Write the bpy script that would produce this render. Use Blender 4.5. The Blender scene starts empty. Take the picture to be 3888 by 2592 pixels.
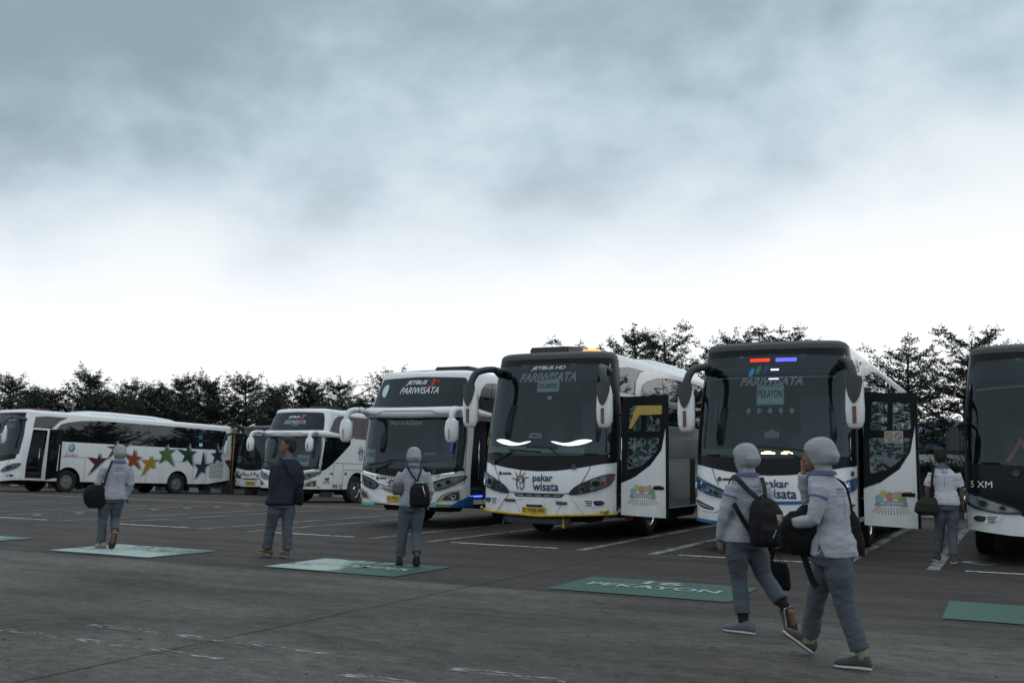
import bpy, bmesh, math, random
import numpy as np
from mathutils import Vector, Matrix, noise
from mathutils.geometry import delaunay_2d_cdt

# ------------------------------------------------------------------ camera, world, sun, exposure
SC = bpy.context.scene
COL = SC.collection
HC = 1.39
cam_data = bpy.data.cameras.new('camera')
cam = bpy.data.objects.new('camera', cam_data)
COL.objects.link(cam)
cam_data.sensor_width = 36.0
cam_data.lens = 35.0
cam_data.clip_end = 4000
RT = ((0.89571, -0.04085, -0.44276), (0.44440, 0.11499, 0.88842), (0.01462, -0.99253, 0.12115))
cam.matrix_world = Matrix((
    (RT[0][0], -RT[0][1], -RT[0][2], 0.0),
    (RT[1][0], -RT[1][1], -RT[1][2], 0.0),
    (RT[2][0], -RT[2][1], -RT[2][2], HC),
    (0, 0, 0, 1)))
cam_data.dof.use_dof = True
cam_data.dof.focus_distance = 15.5
cam_data.dof.aperture_fstop = 4.0
SC.camera = cam

SUN_EL, SUN_AZ = math.radians(66), math.radians(-18)     # azimuth measured clockwise from +Y
world = bpy.data.worlds.new('World')
SC.world = world
world.use_nodes = True
def build_world():
    nt = world.node_tree
    nt.nodes.clear()
    N = nt.nodes.new
    L = nt.links.new
    out = N('ShaderNodeOutputWorld')
    bg = N('ShaderNodeBackground')
    bg.inputs['Strength'].default_value = 0.1
    sky = N('ShaderNodeTexSky')
    sky.sky_type = 'NISHITA'
    sky.sun_disc = False
    sky.sun_elevation = SUN_EL
    sky.sun_rotation = SUN_AZ
    tc = N('ShaderNodeTexCoord')
    sep = N('ShaderNodeSeparateXYZ')
    L(tc.outputs['Generated'], sep.inputs[0])
    def M(op, a, b=None, c=None, clamp=False):
        n = N('ShaderNodeMath'); n.operation = op; n.use_clamp = clamp
        for i, v in enumerate((a, b, c)):
            if v is None: continue
            if isinstance(v, (int, float)): n.inputs[i].default_value = v
            else: L(v, n.inputs[i])
        return n.outputs[0]
    def MR(v, a, b, c, d, smooth=True):
        n = N('ShaderNodeMapRange'); n.interpolation_type = 'SMOOTHSTEP' if smooth else 'LINEAR'
        L(v, n.inputs[0])
        for i, q in enumerate((a, b, c, d)): n.inputs[i + 1].default_value = q
        return n.outputs[0]
    X, Y, Z = sep.outputs
    zc = M('MAXIMUM', Z, 0.0)
    den = M('ADD', zc, 0.9)
    px = M('DIVIDE', X, den); py = M('DIVIDE', Y, den)
    comb = N('ShaderNodeCombineXYZ'); L(px, comb.inputs[0]); L(py, comb.inputs[1]); L(M('MULTIPLY', zc, 0.9), comb.inputs[2])
    def NZ(scale, detail, rough, dist, loc=(0, 0, 0), sc=(1, 1, 1)):
        mp = N('ShaderNodeMapping'); mp.inputs['Location'].default_value = loc; mp.inputs['Scale'].default_value = sc
        L(comb.outputs[0], mp.inputs[0])
        t = N('ShaderNodeTexNoise'); t.inputs['Scale'].default_value = scale; t.inputs['Detail'].default_value = detail
        t.inputs['Roughness'].default_value = rough; t.inputs['Distortion'].default_value = dist * .4
        L(mp.outputs[0], t.inputs[0]); return t.outputs['Fac']
    n1 = NZ(3.0, 5, 0.48, 0.25, (6.1, -0.4, 0))
    n2 = NZ(7.5, 7, 0.52, 0.35, (2.5, -6.3, 1))
    # elevation at which the cloud deck begins, lower towards the left of the view
    side = M('ADD', M('MULTIPLY', X, -0.8957), M('MULTIPLY', Y, -0.444))
    e = M('ADD', Z, M('MULTIPLY', side, 0.08))
    e = M('ADD', e, M('MULTIPLY', M('SUBTRACT', n1, 0.5), 0.05))
    deck = MR(e, 0.115, 0.325, 0.0, 1.0)
    cl = M('ADD', M('ADD', M('MULTIPLY', n1, 0.55), M('MULTIPLY', n2, 0.45)), M('ADD', M('MULTIPLY', side, 0.12), M('MULTIPLY', M('SUBTRACT', zc, 0.33), 0.55)))
    dens = MR(cl, 0.33, 0.68, 0.0, 1.0)
    ramp = N('ShaderNodeValToRGB')
    L(dens, ramp.inputs[0])
    el = ramp.color_ramp.elements
    el[0].position = 0.0; el[0].color = (7.0, 7.8, 8.1, 1)
    el[1].position = 1.0; el[1].color = (2.75, 3.55, 4.1, 1)
    m = ramp.color_ramp.elements.new(0.5); m.color = (4.8, 5.9, 6.75, 1)
    # the dark bank stands ahead of the camera; overhead and behind the cover is thinner and evenly pale
    fwd = M('ADD', M('MULTIPLY', X, -0.443), M('MULTIPLY', Y, 0.888))
    thin = MR(fwd, 0.78, 0.25, 0.0, 1.0)
    pale = N('ShaderNodeMixRGB'); L(M('MULTIPLY', thin, 0.62), pale.inputs[0]); L(ramp.outputs[0], pale.inputs[1]); pale.inputs[2].default_value = (8.8, 9.8, 10.4, 1)
    hc = N('ShaderNodeMixRGB'); hc.inputs[1].default_value = (10.3, 10.4, 10.5, 1); hc.inputs[2].default_value = (9.2, 10.2, 10.8, 1)
    L(thin, hc.inputs[0])
    hz = N('ShaderNodeMixRGB'); L(hc.outputs[0], hz.inputs[1])
    L(deck, hz.inputs[0]); L(pale.outputs[0], hz.inputs[2])
    mix = N('ShaderNodeMixRGB'); mix.inputs[0].default_value = 0.93
    L(sky.outputs[0], mix.inputs[1]); L(hz.outputs[0], mix.inputs[2])
    L(mix.outputs[0], bg.inputs['Color'])
    L(bg.outputs[0], out.inputs['Surface'])
build_world()

sun_data = bpy.data.lights.new('sun', 'SUN')
sun_data.energy = 0.5
sun_data.angle = math.radians(60)
sun_data.color = (1.0, 0.97, 0.93)
sun = bpy.data.objects.new('sun', sun_data)
COL.objects.link(sun)
sd = Vector((math.sin(SUN_AZ) * math.cos(SUN_EL), math.cos(SUN_AZ) * math.cos(SUN_EL), math.sin(SUN_EL)))
sun.rotation_euler = sd.to_track_quat('Z', 'Y').to_euler()

SC.render.filter_size = 1.15
SC.view_settings.view_transform = 'Standard'
SC.view_settings.look = 'None'
SC.view_settings.exposure = 0.1
SC.view_settings.gamma = 1.0
SC.view_settings.use_curve_mapping = False

# ------------------------------------------------------------------ materials
MATS = {}
def mat(name, col, rough=0.6, metal=0.0, spec=0.5, noise_amt=0.0, noise_scale=8.0, bump=0.0, bump_scale=60.0,
        coat=0.0, emit=None, estr=0.0, inner=None, dirt=None):
    if name in MATS: return MATS[name]
    m = bpy.data.materials.new(name); m.use_nodes = True
    nt = m.node_tree; N = nt.nodes.new; L = nt.links.new
    p = nt.nodes['Principled BSDF']
    p.inputs['Roughness'].default_value = rough
    p.inputs['Metallic'].default_value = metal
    p.inputs['Specular IOR Level'].default_value = spec
    if coat: p.inputs['Coat Weight'].default_value = coat; p.inputs['Coat Roughness'].default_value = 0.06
    c = (*col, 1)
    p.inputs['Base Color'].default_value = c
    src = None
    tc = N('ShaderNodeTexCoord')
    if noise_amt:
        t = N('ShaderNodeTexNoise'); t.inputs['Scale'].default_value = noise_scale; t.inputs['Detail'].default_value = 6
        L(tc.outputs['Object'], t.inputs[0])
        mr = N('ShaderNodeMapRange'); mr.inputs[3].default_value = 1 - noise_amt; mr.inputs[4].default_value = 1 + noise_amt
        mr.inputs[1].default_value = 0.25; mr.inputs[2].default_value = 0.75
        L(t.outputs['Fac'], mr.inputs[0])
        mx = N('ShaderNodeMixRGB'); mx.blend_type = 'MULTIPLY'; mx.inputs[0].default_value = 1; mx.inputs[1].default_value = c
        L(mr.outputs[0], mx.inputs[2]); src = mx.outputs[0]
        rr = N('ShaderNodeMapRange'); rr.inputs[3].default_value = max(0.02, rough - 0.1); rr.inputs[4].default_value = min(1, rough + 0.12)
        L(t.outputs['Fac'], rr.inputs[0]); L(rr.outputs[0], p.inputs['Roughness'])
    if dirt:
        # road film: thin and patchy, thicker low on the body
        sp = N('ShaderNodeSeparateXYZ'); L(tc.outputs['Object'], sp.inputs[0])
        t = N('ShaderNodeTexNoise'); t.inputs['Scale'].default_value = 2.2; t.inputs['Detail'].default_value = 8; t.inputs['Roughness'].default_value = .65
        mp = N('ShaderNodeMapping'); mp.inputs['Scale'].default_value = (1, 1, .45); L(tc.outputs['Object'], mp.inputs[0]); L(mp.outputs[0], t.inputs[0])
        hh = N('ShaderNodeMapRange'); hh.inputs[1].default_value = .45; hh.inputs[2].default_value = 1.35; hh.inputs[3].default_value = 1; hh.inputs[4].default_value = .22
        L(sp.outputs[2], hh.inputs[0])
        nn = N('ShaderNodeMapRange'); nn.inputs[1].default_value = .38; nn.inputs[2].default_value = .72; nn.inputs[3].default_value = .05; nn.inputs[4].default_value = dirt
        L(t.outputs['Fac'], nn.inputs[0])
        mu = N('ShaderNodeMath'); mu.operation = 'MULTIPLY'; L(hh.outputs[0], mu.inputs[0]); L(nn.outputs[0], mu.inputs[1])
        mx = N('ShaderNodeMixRGB'); L(mu.outputs[0], mx.inputs[0]); mx.inputs[2].default_value = (.16, .145, .12, 1)
        if src: L(src, mx.inputs[1])
        else: mx.inputs[1].default_value = c
        src = mx.outputs[0]
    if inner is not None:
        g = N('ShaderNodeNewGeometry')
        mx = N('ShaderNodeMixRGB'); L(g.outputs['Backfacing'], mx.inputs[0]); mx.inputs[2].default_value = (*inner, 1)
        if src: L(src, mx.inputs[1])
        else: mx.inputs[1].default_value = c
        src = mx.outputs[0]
    if src: L(src, p.inputs['Base Color'])
    if bump:
        t2 = N('ShaderNodeTexNoise'); t2.inputs['Scale'].default_value = bump_scale; t2.inputs['Detail'].default_value = 4
        L(tc.outputs['Object'], t2.inputs[0])
        b = N('ShaderNodeBump'); b.inputs['Strength'].default_value = bump; b.inputs['Distance'].default_value = 0.02
        L(t2.outputs['Fac'], b.inputs['Height']); L(b.outputs[0], p.inputs['Normal'])
    if emit:
        p.inputs['Emission Color'].default_value = (*emit, 1); p.inputs['Emission Strength'].default_value = estr
    MATS[name] = m
    return m

def glass_mat(name, tint, refl=1.0, dust=0.03, rough=0.0):
    if name in MATS: return MATS[name]
    m = bpy.data.materials.new(name); m.use_nodes = True
    nt = m.node_tree; nt.nodes.clear(); N = nt.nodes.new; L = nt.links.new
    out = N('ShaderNodeOutputMaterial')
    tr = N('ShaderNodeBsdfTransparent'); tr.inputs[0].default_value = (*tint, 1)
    gl = N('ShaderNodeBsdfGlossy'); gl.inputs['Roughness'].default_value = rough; gl.inputs[0].default_value = (.80, .95, 1, 1)
    fr = N('ShaderNodeFresnel'); fr.inputs[0].default_value = 1.5
    mu = N('ShaderNodeMath'); mu.operation = 'MULTIPLY'; mu.inputs[1].default_value = refl; mu.use_clamp = True
    L(fr.outputs[0], mu.inputs[0])
    mix = N('ShaderNodeMixShader'); L(mu.outputs[0], mix.inputs[0]); L(tr.outputs[0], mix.inputs[1]); L(gl.outputs[0], mix.inputs[2])
    df = N('ShaderNodeBsdfDiffuse'); df.inputs[0].default_value = (.34, .42, .45, 1)
    tc = N('ShaderNodeTexCoord'); t = N('ShaderNodeTexNoise'); t.inputs['Scale'].default_value = 1.6; t.inputs['Detail'].default_value = 6
    L(tc.outputs['Object'], t.inputs[0])
    mr = N('ShaderNodeMapRange'); mr.inputs[1].default_value = .3; mr.inputs[2].default_value = .7; mr.inputs[3].default_value = dust * .5; mr.inputs[4].default_value = dust * 1.6
    L(t.outputs['Fac'], mr.inputs[0])
    m2 = N('ShaderNodeMixShader'); L(mr.outputs[0], m2.inputs[0]); L(mix.outputs[0], m2.inputs[1]); L(df.outputs[0], m2.inputs[2])
    L(m2.outputs[0], out.inputs['Surface'])
    MATS[name] = m
    return m

def paint_mat(name, col, wear, scale, base=None, stretch=(1, 1, 1), patch=None, rough=.6, fade=None):
    """worn road paint: where it has rubbed off the pavement below shows through"""
    if name in MATS: return MATS[name]
    m = bpy.data.materials.new(name); m.use_nodes = True
    nt = m.node_tree; nt.nodes.clear(); N = nt.nodes.new; L = nt.links.new
    out = N('ShaderNodeOutputMaterial')
    p = N('ShaderNodeBsdfPrincipled'); p.inputs['Roughness'].default_value = rough
    tc = N('ShaderNodeTexCoord')
    mp = N('ShaderNodeMapping'); mp.inputs['Scale'].default_value = stretch; L(tc.outputs['Object'], mp.inputs[0])
    t = N('ShaderNodeTexNoise'); t.inputs['Scale'].default_value = scale; t.inputs['Detail'].default_value = 9; t.inputs['Roughness'].default_value = .7
    L(mp.outputs[0], t.inputs[0])
    mx = N('ShaderNodeMixRGB'); mx.inputs[1].default_value = (*col, 1)
    mx.inputs[2].default_value = (*(base or tuple(c * .75 for c in col)), 1)
    t3 = N('ShaderNodeTexNoise'); t3.inputs['Scale'].default_value = 3.1; t3.inputs['Detail'].default_value = 5; L(tc.outputs['Object'], t3.inputs[0])
    L(t3.outputs['Fac'], mx.inputs[0]); L(mx.outputs[0], p.inputs['Base Color'])
    tr = N('ShaderNodeBsdfTransparent')
    mr = N('ShaderNodeMapRange'); mr.inputs[1].default_value = wear - .04; mr.inputs[2].default_value = wear + .04
    fac = t.outputs['Fac']
    if patch:
        t2 = N('ShaderNodeTexNoise'); t2.inputs['Scale'].default_value = patch; t2.inputs['Detail'].default_value = 2; L(tc.outputs['Object'], t2.inputs[0])
        ad = N('ShaderNodeMath'); ad.operation = 'MULTIPLY_ADD'; ad.inputs[1].default_value = .9; ad.inputs[2].default_value = -.45
        L(t2.outputs['Fac'], ad.inputs[0])
        a2 = N('ShaderNodeMath'); a2.operation = 'ADD'; L(fac, a2.inputs[0]); L(ad.outputs[0], a2.inputs[1]); fac = a2.outputs[0]
    if fade:
        sx = N('ShaderNodeSeparateXYZ'); L(tc.outputs['Object'], sx.inputs[0])
        gr = N('ShaderNodeMapRange'); gr.inputs[1].default_value = fade[0]; gr.inputs[2].default_value = fade[1]; gr.inputs[3].default_value = 0; gr.inputs[4].default_value = -.5
        L(sx.outputs[0], gr.inputs[0]); a3 = N('ShaderNodeMath'); a3.operation = 'ADD'; L(fac, a3.inputs[0]); L(gr.outputs[0], a3.inputs[1]); fac = a3.outputs[0]
    L(fac, mr.inputs[0])
    mix = N('ShaderNodeMixShader'); L(mr.outputs[0], mix.inputs[0]); L(tr.outputs[0], mix.inputs[1]); L(p.outputs[0], mix.inputs[2])
    L(mix.outputs[0], out.inputs['Surface'])
    MATS[name] = m
    return m

def ground_mat(name, c1, c2, c3, streak=(1, .25, 1)):
    m = bpy.data.materials.new(name); m.use_nodes = True
    nt = m.node_tree; N = nt.nodes.new; L = nt.links.new
    p = nt.nodes['Principled BSDF']; p.inputs['Specular IOR Level'].default_value = .25
    tc = N('ShaderNodeTexCoord')
    def nz(scale, det, rough=.6, sc=(1, 1, 1), dist=0):
        mp = N('ShaderNodeMapping'); mp.inputs['Scale'].default_value = sc; L(tc.outputs['Object'], mp.inputs[0])
        t = N('ShaderNodeTexNoise'); t.inputs['Scale'].default_value = scale; t.inputs['Detail'].default_value = det
        t.inputs['Roughness'].default_value = rough; t.inputs['Distortion'].default_value = dist * .4
        L(mp.outputs[0], t.inputs[0]); return t.outputs['Fac']
    big = nz(.22, 4, .6, (1, 1.6, 1), .6); mid = nz(1.3, 8, .7, streak, .3); fine = nz(38, 4, .75); grain = nz(150, 2, .8)
    def mr(v, a, b, c, d):
        n = N('ShaderNodeMapRange'); L(v, n.inputs[0])
        for i, q in enumerate((a, b, c, d)): n.inputs[i + 1].default_value = q
        return n.outputs[0]
    mx = N('ShaderNodeMixRGB'); mx.inputs[1].default_value = (*c1, 1); mx.inputs[2].default_value = (*c2, 1); L(mr(big, .35, .65, 0, 1), mx.inputs[0])
    m2 = N('ShaderNodeMixRGB'); L(mx.outputs[0], m2.inputs[1]); m2.inputs[2].default_value = (*c3, 1); L(mr(mid, .48, .78, 0, .85), m2.inputs[0])
    m3 = N('ShaderNodeMixRGB'); m3.blend_type = 'MULTIPLY'; m3.inputs[0].default_value = 1; L(m2.outputs[0], m3.inputs[1]); L(mr(fine, .3, .7, .6, 1.45), m3.inputs[2])
    mott = nz(7.5, 7, .72, (.7, 1.25, 1)); mq = N('ShaderNodeMixRGB'); mq.blend_type = 'MULTIPLY'; mq.inputs[0].default_value = 1; L(m3.outputs[0], mq.inputs[1]); L(mr(mott, .34, .66, .62, 1.4), mq.inputs[2]); m3 = mq
    m4 = N('ShaderNodeMixRGB'); m4.blend_type = 'MULTIPLY'; m4.inputs[0].default_value = 1; L(m3.outputs[0], m4.inputs[1]); L(mr(grain, .3, .7, .55, 1.45), m4.inputs[2])
    trk = nz(1.0, 4, .6, (.10, 2.4, 1), .4); mt_ = N('ShaderNodeMixRGB'); mt_.blend_type = 'MULTIPLY'; mt_.inputs[0].default_value = 1; L(m4.outputs[0], mt_.inputs[1]); L(mr(trk, .38, .66, 1.08, .82), mt_.inputs[2]); L(mt_.outputs[0], p.inputs['Base Color'])
    L(mr(mid, .3, .7, .62, .9), p.inputs['Roughness'])
    b = N('ShaderNodeBump'); b.inputs['Strength'].default_value = .35; b.inputs['Distance'].default_value = .012; L(fine, b.inputs['Height']); L(b.outputs[0], p.inputs['Normal'])
    MATS[name] = m
    return m

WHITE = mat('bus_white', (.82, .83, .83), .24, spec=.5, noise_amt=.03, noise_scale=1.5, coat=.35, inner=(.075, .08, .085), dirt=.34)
WHITE2 = mat('white_plastic', (.76, .78, .79), .3, noise_amt=.03, noise_scale=3, coat=.3, dirt=.12)
SILVER = mat('silver_paint', (.5, .53, .55), .18, metal=.65, noise_amt=.1, noise_scale=1.2, coat=.4)
BLACK = mat('gloss_black', (.006, .008, .010), .3, spec=.18)
RUBBER = mat('black_rubber', (.014, .014, .015), .75, noise_amt=.3, noise_scale=20)
DARK = mat('dark_plastic', (.03, .033, .037), .5, noise_amt=.2, noise_scale=14, bump=.15, bump_scale=140)
GAP = mat('panel_gap', (.02, .022, .024), .8)
CHASSIS = mat('chassis_black', (.012, .012, .012), .85, noise_amt=.4, noise_scale=9)
WIND = glass_mat('windscreen_glass', (.58, .66, .67), .95, .018)
TINT = mat('tinted_glass', (.005, .007, .009), .015, spec=.75)
DOORGL = glass_mat('door_glass', (.45, .52, .53), 1.1, .04)
LENS = glass_mat('lamp_lens', (.9, .92, .93), 1.0, .03)
LAMPDK = mat('lamp_dark', (.03, .031, .033), .2, noise_amt=.3, noise_scale=30)
LAMPGR = mat('lamp_grey', (.27, .28, .28), .25, metal=.3, noise_amt=.3, noise_scale=25)
CHROME = mat('chrome', (.75, .76, .78), .09, metal=1)
AMBER = mat('amber_plastic', (.26, .085, .018), .3, noise_amt=.15)
AMBERD = mat('amber_strip', (.20, .085, .045), .35, noise_amt=.2)
YELLOW = mat('yellow_paint', (.52, .34, .02), .45, noise_amt=.25, noise_scale=12)
PLATE = mat('plate_yellow', (.58, .37, .02), .5, noise_amt=.12)
BLUE = mat('blue_paint', (.012, .10, .27), .3, noise_amt=.1)
NAVY = mat('navy_decal', (.012, .035, .13), .4, noise_amt=.1)
RED = mat('red_decal', (.42, .03, .02), .4, noise_amt=.1)
ORANGE = mat('orange_decal', (.52, .11, .035), .4, noise_amt=.12)
LETTER = mat('white_letter', (.7, .74, .75), .5, noise_amt=.08)
LETTERG = mat('grey_letter', (.33, .38, .39), .5)
LOUVRE = mat('louvre_grey', (.62, .68, .70), .5)
PAPER = mat('paper', (.58, .66, .68), .7, noise_amt=.05)
INK = mat('ink', (.05, .055, .06), .7)
TRIM = mat('cabin_trim', (.06, .068, .072), .7, noise_amt=.2, noise_scale=6)
SEATM = mat('seat_fabric', (.06, .055, .065), .85, noise_amt=.35, noise_scale=20)
CREAM = mat('beige_trim', (.42, .34, .2), .5, noise_amt=.15)

# ------------------------------------------------------------------ object helpers
def link(o, parent=None):
    COL.objects.link(o)
    if parent is not None: o.parent = parent
    return o
def meshobj(name, verts, faces, m, parent=None, smooth=False, label=None, fm=None):
    me = bpy.data.meshes.new(name)
    me.from_pydata([tuple(v) for v in verts], [], faces)
    for q in (m if isinstance(m, (list, tuple)) else [m]): me.materials.append(q)
    if fm is not None: me.polygons.foreach_set('material_index', fm)
    if smooth: me.polygons.foreach_set('use_smooth', [True] * len(me.polygons))
    me.update()
    o = bpy.data.objects.new(name, me)
    if label: o['label'] = label
    return link(o, parent)
def bmobj(name, bm, m, parent=None, smooth=False, label=None):
    me = bpy.data.meshes.new(name); bm.to_mesh(me); bm.free()
    for q in (m if isinstance(m, (list, tuple)) else [m]): me.materials.append(q)
    if smooth: me.polygons.foreach_set('use_smooth', [True] * len(me.polygons))
    o = bpy.data.objects.new(name, me)
    if label: o['label'] = label
    return link(o, parent)
def thing(name, label, cat, loc=(0, 0, 0), rot=(0, 0, 0), group=None):
    o = bpy.data.objects.new(name, None); o.empty_display_size = .3
    o.location = loc; o.rotation_euler = rot
    o['label'] = label; o['category'] = cat
    if group: o['group'] = group
    return link(o)
def tag(o, label, cat, group=None):
    o['label'] = label; o['category'] = cat
    if group: o['group'] = group
    return o
def struct(o, label=None):
    o['kind'] = 'structure'
    if label: o['label'] = label
    return o
def box_bm(bm, c, s, rot=None, bev=0.0):
    r = bmesh.ops.create_cube(bm, size=1.0)
    vs = r['verts']
    bmesh.ops.scale(bm, vec=s, verts=vs)
    if bev:
        es = list({e for v in vs for e in v.link_edges})
        rb = bmesh.ops.bevel(bm, geom=es, offset=bev, segments=2, affect='EDGES', clamp_overlap=True)
        vs = list({v for f in rb['faces'] for v in f.verts} | {v for v in vs if v.is_valid})
    if rot is not None: bmesh.ops.rotate(bm, matrix=rot, verts=vs)
    bmesh.ops.translate(bm, vec=c, verts=vs)
def box(name, c, s, m, parent=None, bev=0.0, rot=None, label=None):
    bm = bmesh.new(); box_bm(bm, c, s, rot, bev)
    return bmobj(name, bm, m, parent, False, label)
def ring_loft(rings, closed_caps=True):
    n = len(rings[0]); v = []; f = []
    for r in rings: v += list(r)
    for i in range(len(rings) - 1):
        for j in range(n):
            a = i * n + j; b = i * n + (j + 1) % n
            f.append((a, b, b + n, a + n))
    if closed_caps:
        f.append(tuple(reversed(range(n)))); f.append(tuple(range((len(rings) - 1) * n, len(rings) * n)))
    return v, f
def tube_geo(path, n=10, flat=1.0, side=None):
    """path: (x,y,z,r) points; rings across the tangent; flat squeezes the second axis"""
    P = [Vector(p[:3]) for p in path]; R = [p[3] for p in path]
    rings = []
    prev = None
    for i, p in enumerate(P):
        t = (P[min(i + 1, len(P) - 1)] - P[max(i - 1, 0)])
        if t.length < 1e-9: t = Vector((0, 0, 1))
        t.normalize()
        u = Vector(side) if side is not None else (prev if prev is not None else (Vector((0, 0, 1)) if abs(t.z) < .8 else Vector((1, 0, 0))))
        u = (u - t * u.dot(t))
        if u.length < 1e-6: u = t.orthogonal()
        u.normalize(); prev = u
        w = t.cross(u)
        rings.append([p + (u * math.cos(a) + w * math.sin(a) * flat) * R[i] for a in [2 * math.pi * k / n for k in range(n)]])
    return ring_loft(rings)
def smooth_path(pts, k=5):
    """Catmull-Rom through points of any dimension"""
    pts = [np.array(p, float) for p in pts]; out = []
    for i in range(len(pts) - 1):
        p0 = pts[max(i - 1, 0)]; p1 = pts[i]; p2 = pts[i + 1]; p3 = pts[min(i + 2, len(pts) - 1)]
        for j in range(k):
            t = j / k
            out.append(.5 * (2 * p1 + (p2 - p0) * t + (2 * p0 - 5 * p1 + 4 * p2 - p3) * t * t + (3 * p1 - p0 - 3 * p2 + p3) * t ** 3))
    out.append(pts[-1]); return [tuple(o) for o in out]
def tube(name, path, m, parent=None, n=10, flat=1.0, side=None, label=None, sm=True):
    v, f = tube_geo(path, n, flat, side)
    return meshobj(name, v, f, m, parent, sm, label)

# lettering ---------------------------------------------------------------
_TX = {}
def text_geo(txt, w, h, shear=0.0, bold=0.0, outline=0.0):
    key = (txt, shear, bold, outline)
    if key not in _TX:
        cu = bpy.data.curves.new('t', 'FONT'); cu.body = txt; cu.shear = shear; cu.size = 1.0; cu.resolution_u = 3
        cu.align_x = 'CENTER'
        if outline: cu.fill_mode = 'NONE'; cu.bevel_depth = outline; cu.bevel_resolution = 0
        else: cu.offset = min(bold, .007)
        ob = bpy.data.objects.new('t', cu); COL.objects.link(ob)
        dg = bpy.context.evaluated_depsgraph_get(); dg.update()
        me = bpy.data.meshes.new_from_object(ob.evaluated_get(dg))
        v = np.array([x.co[:] for x in me.vertices]); f = [tuple(p.vertices) for p in me.polygons]
        bpy.data.objects.remove(ob); bpy.data.curves.remove(cu); bpy.data.meshes.remove(me)
        _TX[key] = (v, f)
    v, f = _TX[key]
    v = v.copy()
    if bold > .007 and not outline:               # heavier strokes: shifted copies, each a hair above the last
        b = bold * .8; sh_ = [(-b, -b), (b, -b), (b, b), (-b, b), (0, 0)]; nv = len(v)
        v = np.concatenate([v + np.array([dx, dy, .012 * (i + 1)]) for i, (dx, dy) in enumerate(sh_)])
        f = [tuple(q + nv * i for q in t) for i in range(5) for t in f]
    lo = v[:, :2].min(0); hi = v[:, :2].max(0)
    v[:, 0] = (v[:, 0] - (lo[0] + hi[0]) / 2) * (w / (hi[0] - lo[0]))
    v[:, 1] = (v[:, 1] - (lo[1] + hi[1]) / 2) * (h / (hi[1] - lo[1]))
    v[:, 2] *= .05
    return v, f
def stroke_geo(pts, w, z=0.0, closed=False):
    """flat ribbon along 2D points, widths may vary; rounded ends are left to many points"""
    P = [Vector(p[:2]) for p in pts]; W = [p[2] if len(p) > 2 else w for p in pts]
    v = []; f = []
    for i, p in enumerate(P):
        t = P[min(i + 1, len(P) - 1)] - P[max(i - 1, 0)]
        t = t.normalized() if t.length else Vector((1, 0))
        n = Vector((-t.y, t.x))
        v.append((p + n * W[i] / 2)[:] + (z,)); v.append((p - n * W[i] / 2)[:] + (z,))
    for i in range(len(P) - 1): f.append((2 * i + 1, 2 * i + 3, 2 * i + 2, 2 * i))
    return v, f
def join_geo(*gs):
    V = []; F = []
    for v, f in gs:
        o = len(V); V += [tuple(x) for x in v]; F += [tuple(i + o for i in q) for q in f]
    return V, F
def shift(g, dx, dy, s=1.0):
    return [(p[0] * s + dx, p[1] * s + dy, p[2] if len(p) > 2 else 0) for p in g[0]], g[1]
def disc_geo(cx, cy, rx, ry=None, n=20, z=0.0):
    ry = ry or rx
    return [(cx + rx * math.cos(2 * math.pi * k / n), cy + ry * math.sin(2 * math.pi * k / n), z) for k in range(n)], [tuple(range(n))]
# ------------------------------------------------------------------ ground and markings
def gz(y):
    """the lot is level near the camera and drains gently away at the back"""
    if y <= 24: return 0.0
    if y >= 42: return -0.43
    t = (y - 24) / 18
    return -0.43 * (t * t * (3 - 2 * t) * .35 + t * .65)
ASPH = ground_mat('asphalt', (.039, .033, .031), (.049, .041, .038), (.028, .023, .023), (.35, 1.3, 1))
CONC = ground_mat('worn_concrete', (.047, .043, .038), (.096, .090, .081), (.031, .027, .024), (.5, 1.3, 1))
SOIL = mat('verge_soil', (.05, .055, .035), .95, noise_amt=.5, noise_scale=3)
def sheet(name, x0, x1, y0, y1, m, dz, nx=1, ny=None, kind=True, jit=0.0, seed=0):
    ny = ny or max(1, int((y1 - y0) / 1.0)) if y1 > 22 else (ny or 1)
    rnd = random.Random(seed)
    v = []; f = []
    ox, oy = (x0 + x1) / 2, (y0 + y1) / 2
    for j in range(ny + 1):
        y = y0 + (y1 - y0) * j / ny
        for i in range(nx + 1):
            x = x0 + (x1 - x0) * i / nx
            v.append((x - ox + rnd.uniform(-jit, jit), y - oy + rnd.uniform(-jit, jit), gz(y) + dz))
    for j in range(ny):
        for i in range(nx):
            a = j * (nx + 1) + i; f.append((a, a + 1, a + nx + 2, a + nx + 1))
    o = meshobj(name, v, f, m); o.location = (ox, oy, 0)
    if kind: struct(o)
    return o
ys = [-150, -20, 10, 22] + list(np.arange(24, 42.5, 1.0)) + [43, 60, 150, 1500]
v = []; f = []
for j, y in enumerate(ys):
    for x in (-900, -60, -20, 0, 20, 60, 900): v.append((x, y, gz(y)))
for j in range(len(ys) - 1):
    for i in range(6): a = j * 7 + i; f.append((a, a + 1, a + 8, a + 7))
struct(meshobj('ground', v, f, ASPH), 'dark asphalt of the coach park')
ap = sheet('concrete_apron', -80, 70, -60, 10.16, CONC, .004, 1, 1); struct(ap, 'paler worn concrete in front of the green bay panels')
GRN = paint_mat('green_paint', (.014, .070, .050), .34, 9, (.020, .088, .064), rough=.6)
GRNW = paint_mat('worn_green_paint', (.014, .070, .050), .34, 7, (.030, .105, .080), rough=.55)
WLINE = paint_mat('line_paint', (.55, .56, .54), .40, 9, (.36, .37, .36), patch=.8)
FLINE = paint_mat('faint_line_paint', (.30, .30, .285), .44, 9, (.17, .17, .165), patch=.8)
YLINE = paint_mat('yellow_line_paint', (.42, .30, .10), .40, 8, (.30, .23, .10), patch=.5)
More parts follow.
